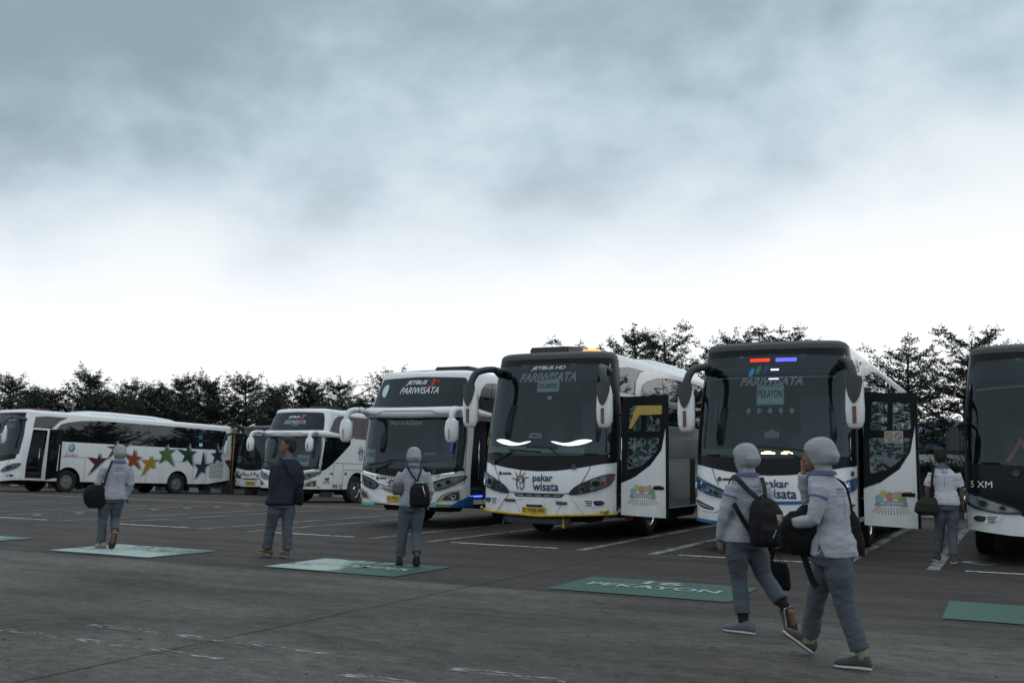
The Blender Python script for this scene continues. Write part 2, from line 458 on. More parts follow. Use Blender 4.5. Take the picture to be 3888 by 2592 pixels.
OLINE = paint_mat('old_line_paint', (.34, .36, .35), .56, 18, (.28, .30, .29), (.35, 1.6, 1), patch=.55)
SCUFF = paint_mat('scuffed_white_paint', (.40, .48, .46), .42, 10, (.24, .34, .31), (.5, 2.2, 1), patch=.5)
MINT = paint_mat('mint_paint', (.07, .19, .155), .40, 8, (.12, .25, .21), rough=.5)
PITCH = 4.07
def line(x0, x1, y0, y1, m, name='parking_line'): return sheet(name, x0, x1, y0, y1, m, .008, 1, None)
for k in range(-4, 2):                                   # row of bays: two side lines and a front line each
    xb = -4.66 + k * PITCH
    for dx in (-1.64, -.42):
        wide = .17 if k >= 0 else .12
        line(xb + dx - wide / 2, xb + dx + wide / 2, 15.2, 27.5 if k >= -1 else 23.0, FLINE)
    line(xb - .02, xb + 1.98, 15.27, 15.40, WLINE)
for k in range(-9, -4):
    xb = -4.66 + k * PITCH
    line(xb - 1.64 - .06, xb - 1.64 + .06, 15.6, 23, FLINE); line(xb - .42 - .06, xb - .42 + .06, 15.6, 23, FLINE)
    line(xb - .02, xb + 1.98, 15.05, 15.18, WLINE)
for j in range(7): line(-20.82, -20.56, 16.35 + j * 1.21, 16.35 + j * 1.21 + .16, WLINE, 'line_tick')
line(-36, -15.5, 25.05, 25.32, YLINE, 'yellow_line')
line(-30, -16.2, 24.2, 24.32, FLINE)
for y, segs in ((5.54, [(-7.3, -3.2)]), (6.07, [(-6.9, -2.6)])):
    for a, b_ in segs:
        o = line(a, b_, y - .055, y + .055, OLINE, 'worn_line'); o['label'] = 'nearly rubbed away white line in the foreground'
# green bay panels with their lettering
def flat_text(txt, cx, cy, w, h, m, dz, parent=None):
    g = text_geo(txt, w, h, 0, .02)
    o = meshobj('painted_lettering', [(p[0], p[1], p[2]) for p in g[0]], g[1], m, parent)
    o.location = (cx, cy, dz) if parent is None else (cx, cy, 0.004)
    return o
for k, (num, town, worn) in {-3: ('18', 'KARAWANG', 2), -2: ('18', 'KARAWANG', 2), -1: ('17', 'CIKAMPEK', 1), 0: ('16', 'PEKAYON', 0), 1: ('15', 'BEKASI', 3)}.items():
    xb = -4.70 + k * PITCH
    o = sheet('bay_panel', xb, xb + 2.06, 10.38, 11.78, GRN if worn in (0, 1) else GRNW, .009, 1, 1)
    o['label'] = {-3: 'pale mint panel cut by the left picture edge', -2: 'pale scuffed panel under the woman with the shoulder bag', -1: 'green panel whose left half is scuffed pale',
                  0: 'clean green panel lettered 16 PEKAYON', 1: 'green panel at the right picture edge'}[k]
    if worn in (0, 1):
        c = -.02
        for t_, yy, w_, h_ in ((num, .42, .46, .30), (town, -.0, 1.55, .27)):
            q = flat_text(t_, c + (-.0 if worn == 0 else .1), yy, w_, h_, LETTERG, 0, o)
            q.location.z = .013
    if worn == 1:
        q = sheet('scuffed_paint', -1.0, .95, -.66, .64, paint_mat('fading_scuff', (.40, .48, .46), .42, 10, (.24, .34, .31), (.5, 2.2, 1), patch=.5, fade=(-.25, .45)), .014, 1, 1, False); q.parent = o
    if worn == 2:
        q = sheet('scuffed_paint', -1.0, 1.0, -.66, .64, SCUFF, .014, 1, 1, False); q.parent = o
# joints between pavement slabs
def joint(p0, p1, w, n=24, seed=1):
    rnd = random.Random(seed); P0, P1 = Vector(p0), Vector(p1)
    d = (P1 - P0).normalized(); nn = Vector((-d.y, d.x)); pts = []
    for i in range(n + 1):
        q = P0.lerp(P1, i / n) + nn * rnd.uniform(-.012, .012); pts.append((q.x, q.y, w * rnd.uniform(.5, 1.3)))
    v, f = stroke_geo(pts, w)
    o = meshobj('pavement_joint', [(a, b, gz(b) + .007) for a, b, c in v], f, GAP); return struct(o)
joint((-5.55, 2), (-5.48, 15.1), .016, 40, 3)
joint((-60, 10.16), (40, 10.16), .02, 120, 4)
joint((-12.2, 2), (-12.2, 10.1), .012, 30, 5); joint((1.2, 2), (1.2, 15), .012, 30, 6)
# dark round cover on the ground by the right-hand coach
g = disc_geo(0, 0, .26, .26, 28)
lid = meshobj('drain_cover', [(a, b, .012) for a, b, c in g[0]] + [(a * 1.04, b * 1.04, 0) for a, b, c in g[0]], [tuple(range(28))] + [(k, k + 28, (k + 1) % 28 + 28, (k + 1) % 28) for k in range(28)], mat('worn_iron', (.09, .1, .1), .35, metal=.4, noise_amt=.3))
lid.location = (-.45, 16.7, .006); tag(lid, 'round iron drain cover on the asphalt beside the right-hand coach', 'drain cover')
def bits():
    rnd = random.Random(11); V = []; F = []
    for i in range(420):
        x, y = rnd.uniform(-13, 2), rnd.uniform(4.5, 15); s = rnd.uniform(.005, .014); h = s * .6
        o = len(V); z = .006
        V += [(x - s, y - s, z), (x + s, y - s * .6, z), (x + s * .7, y + s, z), (x - s * .8, y + s * .9, z), (x, y, z + h)]
        F += [(o, o + 1, o + 4), (o + 1, o + 2, o + 4), (o + 2, o + 3, o + 4), (o + 3, o, o + 4)]
    o = meshobj('grit', V, F, mat('grit', (.06, .055, .05), .9, noise_amt=.5)); o['kind'] = 'stuff'; o['label'] = 'loose grit scattered on the pavement'
bits()

# ------------------------------------------------------------------ back edge of the lot
KW = mat('kerb_white', (.27, .28, .28), .7, noise_amt=.25, noise_scale=5); KB = mat('kerb_black', (.03, .03, .03), .7, noise_amt=.3)
kerb = bpy.data.objects.new('kerb', None); link(kerb); struct(kerb, 'black and white painted kerb under the trees'); kerb.location = (0, 41.2, -.43)
bm = bmesh.new(); box_bm(bm, (0, 0, .11), (.78, .22, .26), None, .015); km = bpy.data.meshes.new('kerb_stone'); bm.to_mesh(km); bm.free(); km.materials.append(KW)
km2 = km.copy(); km2.materials[0] = KB
for i in range(90):
    o = bpy.data.objects.new('kerb_stone', km if i % 2 else km2); o.location = (-66 + i * .8, 0, 0); link(o, kerb)
verge = meshobj('verge', [(-90, 41.3, -.40), (30, 41.3, -.40), (30, 70, -.3), (-90, 70, -.3)], [(0, 1, 2, 3)], SOIL); struct(verge)
WALLM = mat('wall_plaster', (.36, .35, .33), .85, noise_amt=.25, noise_scale=1.1, bump=.2)
wall = thing('boundary_wall', 'long weathered pale boundary wall behind the row of trees', 'wall', (0, 47, -.4))
box('wall_face', (-30, 0, 1.15), (110, .2, 2.3), WALLM, wall); box('coping', (-30, 0, 2.34), (110, .3, .08), mat('coping', (.3, .3, .29), .8, noise_amt=.2), wall)
for i in range(28): box('pier', (-83 + i * 4, -.13, 1.15), (.35, .1, 2.3), WALLM, wall)
fence = thing('panel_fence', 'dark solid fence panels beyond the white shirted man', 'fence', (0, 43.6, -.43))
for i in range(5): box('fence_panel', (-5.6 + i * 2.0, 0, .98), (1.96, .05, 1.9), mat('fence_dark', (.012, .014, .02), .7, noise_amt=.3), fence)
for i in range(6): box('fence_post', (-6.6 + i * 2.0, .05, 1.0), (.09, .09, 2.0), DARK, fence)
ban = box('banner', (0, 0, 0), (7.6, .03, .44), mat('banner_white', (.62, .63, .62), .7, noise_amt=.1), None)
ban.location = (-2.6, 43.5, 1.76); tag(ban, 'long white banner along the top of the dark fence', 'banner')
shed = thing('warehouse', 'blue walled shed seen dimly through the trees', 'building', (-4, 62, -.4))
BLW = mat('blue_sheet', (.03, .075, .15), .6, noise_amt=.2)
box('wall_face', (0, 0, 1.7), (26, 9, 3.4), BLW, shed)
v = [(-13.3, -4.9, 3.4), (13.3, -4.9, 3.4), (13.3, 4.9, 3.4), (-13.3, 4.9, 3.4), (-13.3, 0, 4.5), (13.3, 0, 4.5)]
meshobj('roof', v, [(0, 1, 5, 4), (2, 3, 4, 5), (0, 4, 3), (1, 2, 5), (3, 2, 1, 0)], mat('roof_blue', (.04, .1, .18), .5, noise_amt=.2), shed)
for i in range(6): box('window', (-10 + i * 4, -4.52, 2.2), (1.6, .06, .9), TINT, shed)
# poles
POLEY = mat('pole_yellow', (.26, .18, .03), .5, noise_amt=.2)
o = thing('marker_pole', 'thin yellow pole leaning slightly behind the starred coach', 'pole', (-36, 40, -.42), (0, math.radians(1.5), 0))
tube('pole', [(0, 0, 0, .034), (0, 0, 3.0, .034)], POLEY, o, 10); box('base_plate', (0, 0, .03), (.3, .3, .06), DARK, o); box('cap', (0, 0, 3.02), (.12, .12, .05), POLEY, o)
GALV = mat('galvanised', (.3, .32, .33), .45, metal=.6, noise_amt=.2)
o = thing('floodlight_pole', 'grey pole with one floodlight above the starred coach', 'lamp post', (-50.2, 41.8, -.43))
tube('pole', [(0, 0, 0, .08), (0, 0, 5.2, .06)], GALV, o); box('bracket', (.25, 0, 5.2), (.5, .08, .08), GALV, o); box('floodlight', (.62, -.1, 5.15), (.5, .22, .42), DARK, o, .03, Matrix.Rotation(.5, 3, 'X'))


# ------------------------------------------------------------------ trees
def leaf_mat(name, c):
    m = bpy.data.materials.new(name); m.use_nodes = True
    nt = m.node_tree; N = nt.nodes.new; L = nt.links.new
    p = nt.nodes['Principled BSDF']; p.inputs['Roughness'].default_value = .6; p.inputs['Specular IOR Level'].default_value = .3
    a = N('ShaderNodeAttribute'); a.attribute_name = 'tone'
    mx = N('ShaderNodeMixRGB'); mx.inputs[1].default_value = (c[0] * .7, c[1] * .7, c[2] * .75, 1); mx.inputs[2].default_value = (c[0] * 1.5, c[1] * 1.5, c[2] * 1.3, 1)
    L(a.outputs['Fac'], mx.inputs[0]); L(mx.outputs[0], p.inputs['Base Color'])
    tr = N('ShaderNodeBsdfTranslucent'); tr.inputs[0].default_value = (c[0] * 1.1, c[1] * 1.3, c[2], 1)
    ms = N('ShaderNodeMixShader'); ms.inputs[0].default_value = .14
    L(p.outputs[0], ms.inputs[1]); L(tr.outputs[0], ms.inputs[2]); L(ms.outputs[0], nt.nodes['Material Output'].inputs['Surface'])
    return m
LEAF = leaf_mat('leaf', (.035, .049, .041))
BARK = mat('bark', (.055, .048, .04), .9, noise_amt=.35, noise_scale=12, bump=.4)
def tree_geo(seed, H, R, z0=1.2, dens=1.0, lean=0.0, gap=1.0, nl=7, flat=.7):
    rnd = random.Random(seed)
    wv, wf = [], []
    lv, lf, tone = [], [], []
    def wood(path, n=6):
        v, f = tube_geo(path, n); o = len(wv); wv.extend(v); wf.extend(tuple(i + o for i in q) for q in f)
    def leaves(c, n, s, spread):
        tn = min(1, max(0, rnd.gauss(.45, .22)))
        for _ in range(n):
            d = Vector((rnd.gauss(0, 1), rnd.gauss(0, 1), rnd.gauss(.15, .45 * flat))).normalized()
            p = Vector(c) + Vector((d.x, d.y, d.z * flat)) * rnd.uniform(.02, spread)
            u = (d + Vector((rnd.gauss(0, .5), rnd.gauss(0, .5), rnd.gauss(0, .4)))).normalized()
            w = u.cross(Vector((rnd.gauss(0, .4), rnd.gauss(0, .4), 1))).normalized()
            ll = s * rnd.uniform(.7, 1.3); ww = ll * .34
            o = len(lv)
            lv.extend((p, p + u * ll * .5 + w * ww, p + u * ll, p + u * ll * .5 - w * ww))
            lf.append((o, o + 1, o + 2, o + 3)); tone.append(min(1, max(0, tn + rnd.uniform(-.25, .25))))
    tx, ty = rnd.uniform(-.15, .15) + lean, rnd.uniform(-.15, .15)
    def trunk(z): t = z / H; return Vector((tx * t * H * .25 + .12 * math.sin(z * 1.1 + seed), ty * t * H * .25 + .1 * math.cos(z * .9 + seed), z))
    wood([(*trunk(z), .13 * (1 - z / H * .92) + .012) for z in np.linspace(0, H * .98, 12)], 8)
    z = z0; a0 = rnd.uniform(0, 6)
    while z < H - .25:
        t = (z - z0) / (H - z0)
        rad = R * (.72 + .28 * math.sin(t * 3.0 + .4)) * (1 - t) ** .62 + .28
        nb = rnd.randint(7, 10) if t < .7 else rnd.randint(4, 6)
        for k in range(nb):
            a = a0 + 2 * math.pi * k / nb + rnd.uniform(-.3, .3)
            Lb = rad * rnd.uniform(.55, 1.28)
            rise = rnd.uniform(-.02, .16) + t * .5 + (rnd.random() < .10) * .5
            d = Vector((math.cos(a), math.sin(a), 0))
            base = trunk(z + rnd.uniform(-.12, .12))
            pts = []
            m = 6
            for i in range(m + 1):
                q = i / m
                sag = Vector((0, 0, Lb * (rise * q + .22 * q ** 2.6)))
                pts.append(base + d * Lb * q + sag + Vector((rnd.gauss(0, .03), rnd.gauss(0, .03), rnd.gauss(0, .025))) * q)
            wood([(*p, .035 * (1 - i / m) * (1 - .5 * t) + .007) for i, p in enumerate(pts)], 4)
            for i in range(1, m + 1):
                q = i / m
                for s in (-1, 1):
                    sl = Lb * .34 * (1 - .55 * q) * rnd.uniform(.6, 1.3) + .1
                    sd_ = (d * .75 + Vector((-d.y, d.x, 0)) * s * .9 + Vector((0, 0, .12 + .3 * rnd.random()))).normalized()
                    ns = max(2, int(sl / .15))
                    for j in range(1, ns + 1):
                        if rnd.random() < .86 * dens:
                            leaves(pts[i] + sd_ * sl * j / ns + Vector((0, 0, .03)), nl + 3, .088, .075)
                leaves(pts[i], 8, .09, .08)
            tip = pts[-1] + Vector((0, 0, .1)); leaves(tip, 9, .09, .08)
            up_ = (d * .7 + Vector((0, 0, .9))).normalized()
            for jj in range(1, 4): leaves(tip + up_ * .10 * jj, 6, .08, .04)
        a0 += .8; z += rnd.uniform(.5, .78) * (1 - .3 * t) * gap
    top = trunk(H * .98)
    for i in range(8): leaves(top + Vector((rnd.gauss(0, .04), rnd.gauss(0, .04), i * .1 - .2)), 6, .11, .07 - .005 * i)
    return (wv, wf), (lv, lf, tone)
TREES = []
for sd_, H, R, z0, dens, gap, nl in ((1, 6.6, 2.3, .9, 1.0, .78, 8), (2, 7.0, 2.15, 1.0, 1, .8, 8), (3, 6.2, 2.6, .8, 1.0, .72, 9), (4, 6.8, 2.2, .9, 1.0, .78, 8), (5, 7.4, 2.5, 1.2, .92, .9, 8), (6, 7.2, 3.1, 1.6, .95, 1.25, 13)):
    (wv, wf), (lv, lf, tn) = tree_geo(sd_, H, R, z0, dens, 0.0, gap, nl, .45 if sd_ == 6 else .7)
    a = bpy.data.meshes.new('trunk'); a.from_pydata([tuple(p) for p in wv], [], wf); a.materials.append(BARK); a.polygons.foreach_set('use_smooth', [True] * len(wf))
    b = bpy.data.meshes.new('crown'); b.from_pydata([tuple(p) for p in lv], [], lf); b.materials.append(LEAF)
    at = b.attributes.new('tone', 'FLOAT', 'FACE'); at.data.foreach_set('value', tn)
    TREES.append((a, b, H))
def place_tree(x, y, h, var, rz, label, wide=1.0, group='trees along the back edge of the coach park'):
    a, b, H = TREES[var]; h = h - .78; s = h / H
    t = thing('tree', label, 'tree', (x, y, gz(y) - .02), (0, 0, rz), group)
    for nm, me in (('trunk', a), ('crown', b)):
        o = bpy.data.objects.new(nm, me); link(o, t); o.scale = (s * wide, s * wide, s)
    return t
def plant_trees():
    T = [(-57.9, 43.3, 7.3, 0, 'tree at the left picture edge above the starred coach front'),
         (-58.6, 45.2, 6.9, 3, 'tree behind the leftmost tree, its top just lower'),
         (-54.4, 43.6, 6.5, 2, 'low broad tree behind the floodlight pole'),
         (-53.2, 45.0, 7.8, 1, 'tall tree with a single tilted spike top, left of the shoulder bag woman'),
         (-49.4, 43.4, 6.3, 2, 'low rounded tree directly above the woman with the shoulder bag'),
         (-49.3, 45.2, 7.3, 4, 'airy tree rising behind the low rounded one over the starred coach'),
         (-45.6, 43.3, 6.5, 0, 'bushy low tree above the middle of the starred coach roof'),
         (-45.2, 45.0, 7.3, 3, 'peaked tree above the green stars of the coach'),
         (-41.5, 43.4, 7.0, 1, 'slim tree above the rear door of the starred coach'),
         (-39.8, 44.9, 7.0, 0, 'wide tree above the rear corner of the starred coach'),
         (-36.0, 43.5, 6.4, 2, 'low dark tree above the small star fronted coach'),
         (-34.8, 45.1, 6.8, 3, 'tree left of the man in the dark jacket, over the far coach roof'),
         (-31.7, 43.4, 6.8, 4, 'loose topped tree above the man in the dark jacket'),
         (-29.6, 44.9, 7.1, 1, 'spiky tree left of the tall double glass coach'),
         (-27.4, 43.8, 6.3, 0, 'last tree of the left group beside the tall double glass coach'),
         (-23.6, 44.2, 5.6, 2, 'low tree hidden mostly behind the double glass coaches'),
         (-18.3, 43.3, 8.0, 5, 'thin tree whose tip shows by the amber roof lamp'),
         (-15.6, 44.6, 8.9, 4, 'open branched tree right above the coach with its CIKAMPEK sign'),
         (-13.6, 43.4, 8.4, 5, 'tallest loose tree with upswept twigs between the two middle coaches'),
         (-11.0, 44.4, 8.5, 4, 'tree whose ragged crown touches the roof of the coach with the PEKAYON sign'),
         (-8.9, 43.6, 8.3, 5, 'small crown peeping over the coach with the PEKAYON sign'),
         (-3.6, 44.6, 7.6, 5, 'layered tree with sky gaps behind the open door of the PEKAYON coach'),
         (-1.5, 43.4, 7.9, 5, 'tiered tree directly behind the man in the white shirt'),
         (1.4, 44.9, 7.5, 4, 'tree above the roof of the right-hand coach'),
         (3.2, 43.4, 8.3, 5, 'tree at the right picture edge behind the right-hand coach')]
    rnd = random.Random(5)
    for x, y, h, v, lab in T: place_tree(x, y, h, v, rnd.uniform(0, 6.28), lab, 1.28 if x < -22 else 1.1)
    for i in range(12):
        place_tree(-61 + i * 3.3 + rnd.uniform(-.8, .8), 49 + rnd.uniform(-.6, .6), rnd.uniform(6.0, 6.9), (0, 3, 1, 2)[i % 4], rnd.uniform(0, 6.28), 'tree of the second row, mostly hidden behind the front row of trees on the left', 1.1, 'second row of trees behind the boundary wall')
plant_trees()
def hedge():
    rnd = random.Random(8); V = []; F = []; tn = []
    for i in range(26000):
        x = rnd.uniform(-66, -20); y = rnd.uniform(45.4, 46.7); h = 3.3 + .9 * noise.noise((x * .4, 0, 3)) + .3 * noise.noise((x * 1.7, 2, 3))
        z = -.4 + h * (1 - rnd.random() ** 1.6); s = rnd.uniform(.09, .17)
        u = Vector((rnd.gauss(0, 1), rnd.gauss(0, 1), rnd.gauss(.3, .7))).normalized(); w = u.cross(Vector((rnd.gauss(0, 1), rnd.gauss(0, 1), .3))).normalized(); p = Vector((x, y, z))
        o = len(V); V += [p, p + u * s * .5 + w * s * .25, p + u * s, p + u * s * .5 - w * s * .25]; F.append((o, o + 1, o + 2, o + 3)); tn.append(rnd.uniform(.2, .8))
    o = meshobj('undergrowth', V, F, LEAF); at = o.data.attributes.new('tone', 'FLOAT', 'FACE'); at.data.foreach_set('value', tn)
    o['kind'] = 'stuff'; o['label'] = 'dense dark shrubs under the trees at the back of the lot'
hedge()
def wood_behind():
    rnd = random.Random(18); V = []; F = []; tn = []
    for i in range(34000):
        x = rnd.uniform(-80, 70); y = rnd.uniform(-40, -34); h = 8.6 + 2.0 * noise.noise((x * .22, 0, 9)) + .8 * noise.noise((x * .9, 2, 3))
        z = h * (1 - rnd.random() ** 1.5); s = rnd.uniform(.35, .7)
        u = Vector((rnd.gauss(0, 1), rnd.gauss(0, 1), rnd.gauss(.3, .7))).normalized(); w = u.cross(Vector((rnd.gauss(0, 1), rnd.gauss(0, 1), .3))).normalized(); p = Vector((x, y, z))
        o = len(V); V += [p, p + u * s * .5 + w * s * .25, p + u * s, p + u * s * .5 - w * s * .25]; F.append((o, o + 1, o + 2, o + 3)); tn.append(rnd.uniform(.2, .8))
    o = meshobj('woodland', V, F, LEAF); at = o.data.attributes.new('tone', 'FLOAT', 'FACE'); at.data.foreach_set('value', tn)
    o['kind'] = 'stuff'; o['label'] = 'belt of trees on the near side of the lot, mirrored in the coach windows'
wood_behind()
# ------------------------------------------------------------------ coaches
def pip(pts, poly):
    x = pts[:, 0]; y = pts[:, 1]; c = np.zeros(len(pts), bool); n = len(poly)
    for i in range(n):
        x1, y1 = poly[i]; x2, y2 = poly[(i + 1) % n]
        if y1 == y2: continue
        k = ((y1 > y) != (y2 > y)) & (x < (x2 - x1) * (y - y1) / (y2 - y1) + x1); c ^= k
    return c
def densify(poly, step):
    out = []
    for i, p in enumerate(poly):
        q = poly[(i + 1) % len(poly)]; d = math.hypot(q[0] - p[0], q[1] - p[1]); n = max(1, int(math.ceil(d / step)))
        out += [(p[0] + (q[0] - p[0]) * k / n, p[1] + (q[1] - p[1]) * k / n) for k in range(n)]
    return out
def curve_poly(pts, k=4):
    """closed smooth outline through the points"""
    n = len(pts); P = [np.array(p, float) for p in pts]; out = []
    for i in range(n):
        p0, p1, p2, p3 = P[i - 1], P[i], P[(i + 1) % n], P[(i + 2) % n]
        for j in range(k):
            t = j / k; out.append(tuple(.5 * (2 * p1 + (p2 - p0) * t + (2 * p0 - 5 * p1 + 4 * p2 - p3) * t * t + (3 * p1 - p0 - 3 * p2 + p3) * t ** 3)))
    return out
def rounded(poly, r, k=4):
    n = len(poly); out = []
    for i in range(n):
        a = Vector(poly[i - 1]); b = Vector(poly[i]); c = Vector(poly[(i + 1) % n])
        rr = min(r, (a - b).length * .45, (c - b).length * .45)
        p = b + (a - b).normalized() * rr; q = b + (c - b).normalized() * rr
        for j in range(k + 1):
            t = j / k; out.append(tuple(p * (1 - t) ** 2 + b * 2 * t * (1 - t) + q * t * t))
    return out
def mir(poly): return [(-x, z) for x, z in reversed(poly)]
class Coach:
    HW, B, NEXP = 1.3, .52, 2.7
    def __init__(s, name, label, pose, L=12.0, zt=3.36, rake=.4, wtop=.91, group='coaches parked in the lot', rakex=0.0, pitch=0.0):
        s.L, s.zt, s.rake, s.wtop, s.rakex = L, zt, rake, wtop, rakex
        s.root = thing(name, label, 'coach', (pose[0], pose[1], pose[2]), (pitch, 0, pose[3]), group)
        pl = []
        for k in range(241):
            a = math.pi / 2 * k / 240
            x = s.HW * math.sin(a) ** (2 / s.NEXP); y = s.B * (1 - math.cos(a) ** (2 / s.NEXP)); pl.append((x, y))
        # straighten the sampling near the centre line
        y = s.B; rr = .22
        while y < L - rr - .01: y += .2; pl.append((s.HW, min(y, L - rr)))
        for k in range(1, 9): a = math.pi / 2 * k / 8; pl.append((s.HW - rr + rr * math.cos(a), L - rr + rr * math.sin(a)))
        pl.append((0, L))
        P = np.array(pl); d = np.r_[0, np.cumsum(np.hypot(*np.diff(P, axis=0).T))]
        keep = np.r_[True, np.diff(d) > 1e-7]; s.P = P[keep]; s.D = d[keep]
        s.S0 = float(np.interp(s.B, s.P[:245, 1], s.D[:245])); s.ST = float(s.D[-1])
        s.tw = []
    def sx(s, x):
        sg = 1 if x >= 0 else -1
        return sg * float(np.interp(abs(x), s.P[:230, 0], s.D[:230]))
    def sy(s, y): return s.S0 + (y - s.B)
    def wz(s, z): t = max(0, z - 1.9) / (s.zt - 1.9); return 1 - (1 - s.wtop) * t ** 1.4
    def plan(s, q):
        a = abs(q); x = float(np.interp(a, s.D, s.P[:, 0])); y = float(np.interp(a, s.D, s.P[:, 1]))
        e = .02; x2 = float(np.interp(a + e, s.D, s.P[:, 0])); y2 = float(np.interp(a + e, s.D, s.P[:, 1]))
        x1 = float(np.interp(max(a - e, 0), s.D, s.P[:, 0])); y1 = float(np.interp(max(a - e, 0), s.D, s.P[:, 1]))
        tx, ty = x2 - x1, y2 - y1; l = math.hypot(tx, ty) or 1
        nx, ny = ty / l, -tx / l
        if a < .02: nx, ny = 0, -1
        return (x, y, nx, ny) if q >= 0 else (-x, y, -nx, ny)
    def pt(s, q, z, off=0.0):
        x, y, nx, ny = s.plan(q)
        t = max(0, z - 1.1) / 2.2
        yo = (s.rake * t ** 1.25 + s.rakex * max(0, z - 2.45)) * max(0, 1 - y / 3.2)
        return Vector((x * s.wz(z) + nx * off, y + yo + ny * off, z))
    def patch(s, name, poly, m, off=.004, holes=(), parent=None, step=.14, sm=True, label=None, thick=0):
        polys = [densify(poly, step)] + [densify(h, step) for h in holes]
        V = []; E = []
        for p in polys:
            o = len(V); V += p; E += [(o + i, o + (i + 1) % len(p)) for i in range(len(p))]
        A = np.array(polys[0]); lo, hi = A.min(0), A.max(0)
        gx, gy = np.meshgrid(np.arange(lo[0] + step * .5, hi[0], step), np.arange(lo[1] + step * .5, hi[1], step))
        G = np.c_[gx.ravel(), gy.ravel()]
        if len(G):
            k = pip(G, polys[0])
            for h in polys[1:]: k &= ~pip(G, h)
            V += [tuple(g) for g in G[k]]
        r = delaunay_2d_cdt([Vector(v) for v in V], E, [], 0, 1e-6)
        v2 = [(v.x, v.y) for v in r[0]]; f = [tuple(t) for t in r[2]]
        C = np.array([[sum(v2[i][0] for i in t) / 3, sum(v2[i][1] for i in t) / 3] for t in f])
        k = pip(C, polys[0])
        for h in polys[1:]: k &= ~pip(C, h)
        f = [t for t, kk in zip(f, k) if kk]
        V3 = [s.pt(a, b, off) for a, b in v2]
        if thick:                                     # a raised piece gets a rim down to the body
            from collections import Counter
            ec = Counter()
            for t in f:
                for i in range(3): ec[(t[i], t[(i + 1) % 3])] += 1
            n = len(V3); V3 += [s.pt(a, b, off - thick) for a, b in v2]
            f += [(b, a, a + n, b + n) for (a, b) in list(ec) if (b, a) not in ec]
        return meshobj(name, V3, f, m, parent or s.root, sm and not thick, label)
    def strip(s, name, pts, w, m, off=.006, parent=None, label=None):
        pts = densify_open(pts, .1)
        g = stroke_geo(pts, w); return meshobj(name, [s.pt(a, b, off) for a, b, c in g[0]], g[1], m, parent or s.root, False, label)
    def decal(s, name, geo, cx, cz, m, off=.008, parent=None, fm=None):
        return meshobj(name, [s.pt(cx + p[0], cz + p[1], off + (p[2] if len(p) > 2 else 0)) for p in geo[0]], geo[1], m, parent or s.root, False, None, fm)
    def text(s, txt, cx, cz, w, h, m, shear=0, bold=0.0, outline=0, off=.010, parent=None, name='lettering'):
        return s.decal(name, text_geo(txt, w, h, shear, bold, outline), cx, cz, m, off, parent)
    def wheel(s, side, y, rear=False, r=.5, cover=CHROME):
        x0 = 1.22 * side
        t = bpy.data.objects.new('wheel', None); link(t, s.root); t.location = (x0, y, r)
        prof = [(-.26, r * .56), (-.27, r * .86), (-.24, r * .97), (-.18, r), (-.06, r), (.0, r * .97), (.03, r * .86), (.02, r * .60), (-.02, r * .56)]
        n = 32; rings = [[(side * px, rr * math.cos(2 * math.pi * k / n), rr * math.sin(2 * math.pi * k / n)) for k in range(n)] for px, rr in prof]
        v, f = ring_loft(rings, False); meshobj('tyre', v, f, RUBBER, t, True)
        prof = [(-.0, r * .60), (.012, r * .575), (-.02, r * .55), (-.10 if not rear else -.15, r * .47), (-.06 if not rear else -.16, r * .30), (-.04 if not rear else -.10, r * .22), (.0, r * .19), (.02, r * .12), (.02, .001)]
        rings = [[(side * px, rr * math.cos(2 * math.pi * k / n), rr * math.sin(2 * math.pi * k / n)) for k in range(n)] for px, rr in prof]
        v, f = ring_loft(rings, True); meshobj('rim', v, f, cover, t, False)
        V = []; F = []
        for k in range(10):
            a = 2 * math.pi * k / 10; g = disc_geo(r * .385 * math.cos(a), r * .385 * math.sin(a), .042, n=8); o = len(V)
            V += [(side * (-.062 if not rear else -.135), p[0], p[1]) for p in g[0]]; F.append(tuple(range(o, o + 8)))
        meshobj('hand_holes', V, F, GAP, t)
    def cabin(s, zf=1.05, seats=True):
        """what shows through the windscreen"""
        L = s.L
        box('cabin_floor', (0, L / 2 + .3, zf - .25), (2.3, L - 1.2, .1), TRIM, s.root)
        bm = bmesh.new(); box_bm(bm, (0, .86, 1.36), (2.2, .55, .3), None, .08); box_bm(bm, (.55, .95, 1.52), (.7, .35, .16), None, .06); box_bm(bm, (-.55, 1.1, 1.5), (.6, .3, .22), None, .06)
        bmobj('dashboard', bm, DARK, s.root)
        v, f = [], []
        n = 20; rings = []
        R = .24; Mx = Matrix.Translation((.52 * -1, 1.2, 1.62)) @ Matrix.Rotation(math.radians(55), 4, 'X')
        for i in range(n):
            a = 2 * math.pi * i / n; rings.append([Mx @ Vector(((R + .018 * math.cos(b)) * math.cos(a), (R + .018 * math.cos(b)) * math.sin(a), .018 * math.sin(b))) for b in [2 * math.pi * k / 6 for k in range(6)]])
        rings.append(rings[0]); v, f = ring_loft(rings, False); meshobj('steering_wheel', v, f, DARK, s.root, True)
        if seats:
            bm = bmesh.new(); box_bm(bm, (0, 0, .22), (.46, .46, .14), None, .05); box_bm(bm, (0, .24, .62), (.46, .13, .78), Matrix.Rotation(-.16, 3, 'X'), .05); box_bm(bm, (0, .31, 1.06), (.30, .1, .2), None, .05)
            me = bpy.data.meshes.new('seat'); bm.to_mesh(me); bm.free(); me.materials.append(SEATM)
            for x, y, z in [(-.55, 1.75, zf)] + [(xx, 3.1 + .8 * k, zf + .2) for k in range(3) for xx in (-.9, -.42, .42, .9)]:
                o = bpy.data.objects.new('seat', me); o.location = (x, y, z); link(o, s.root)
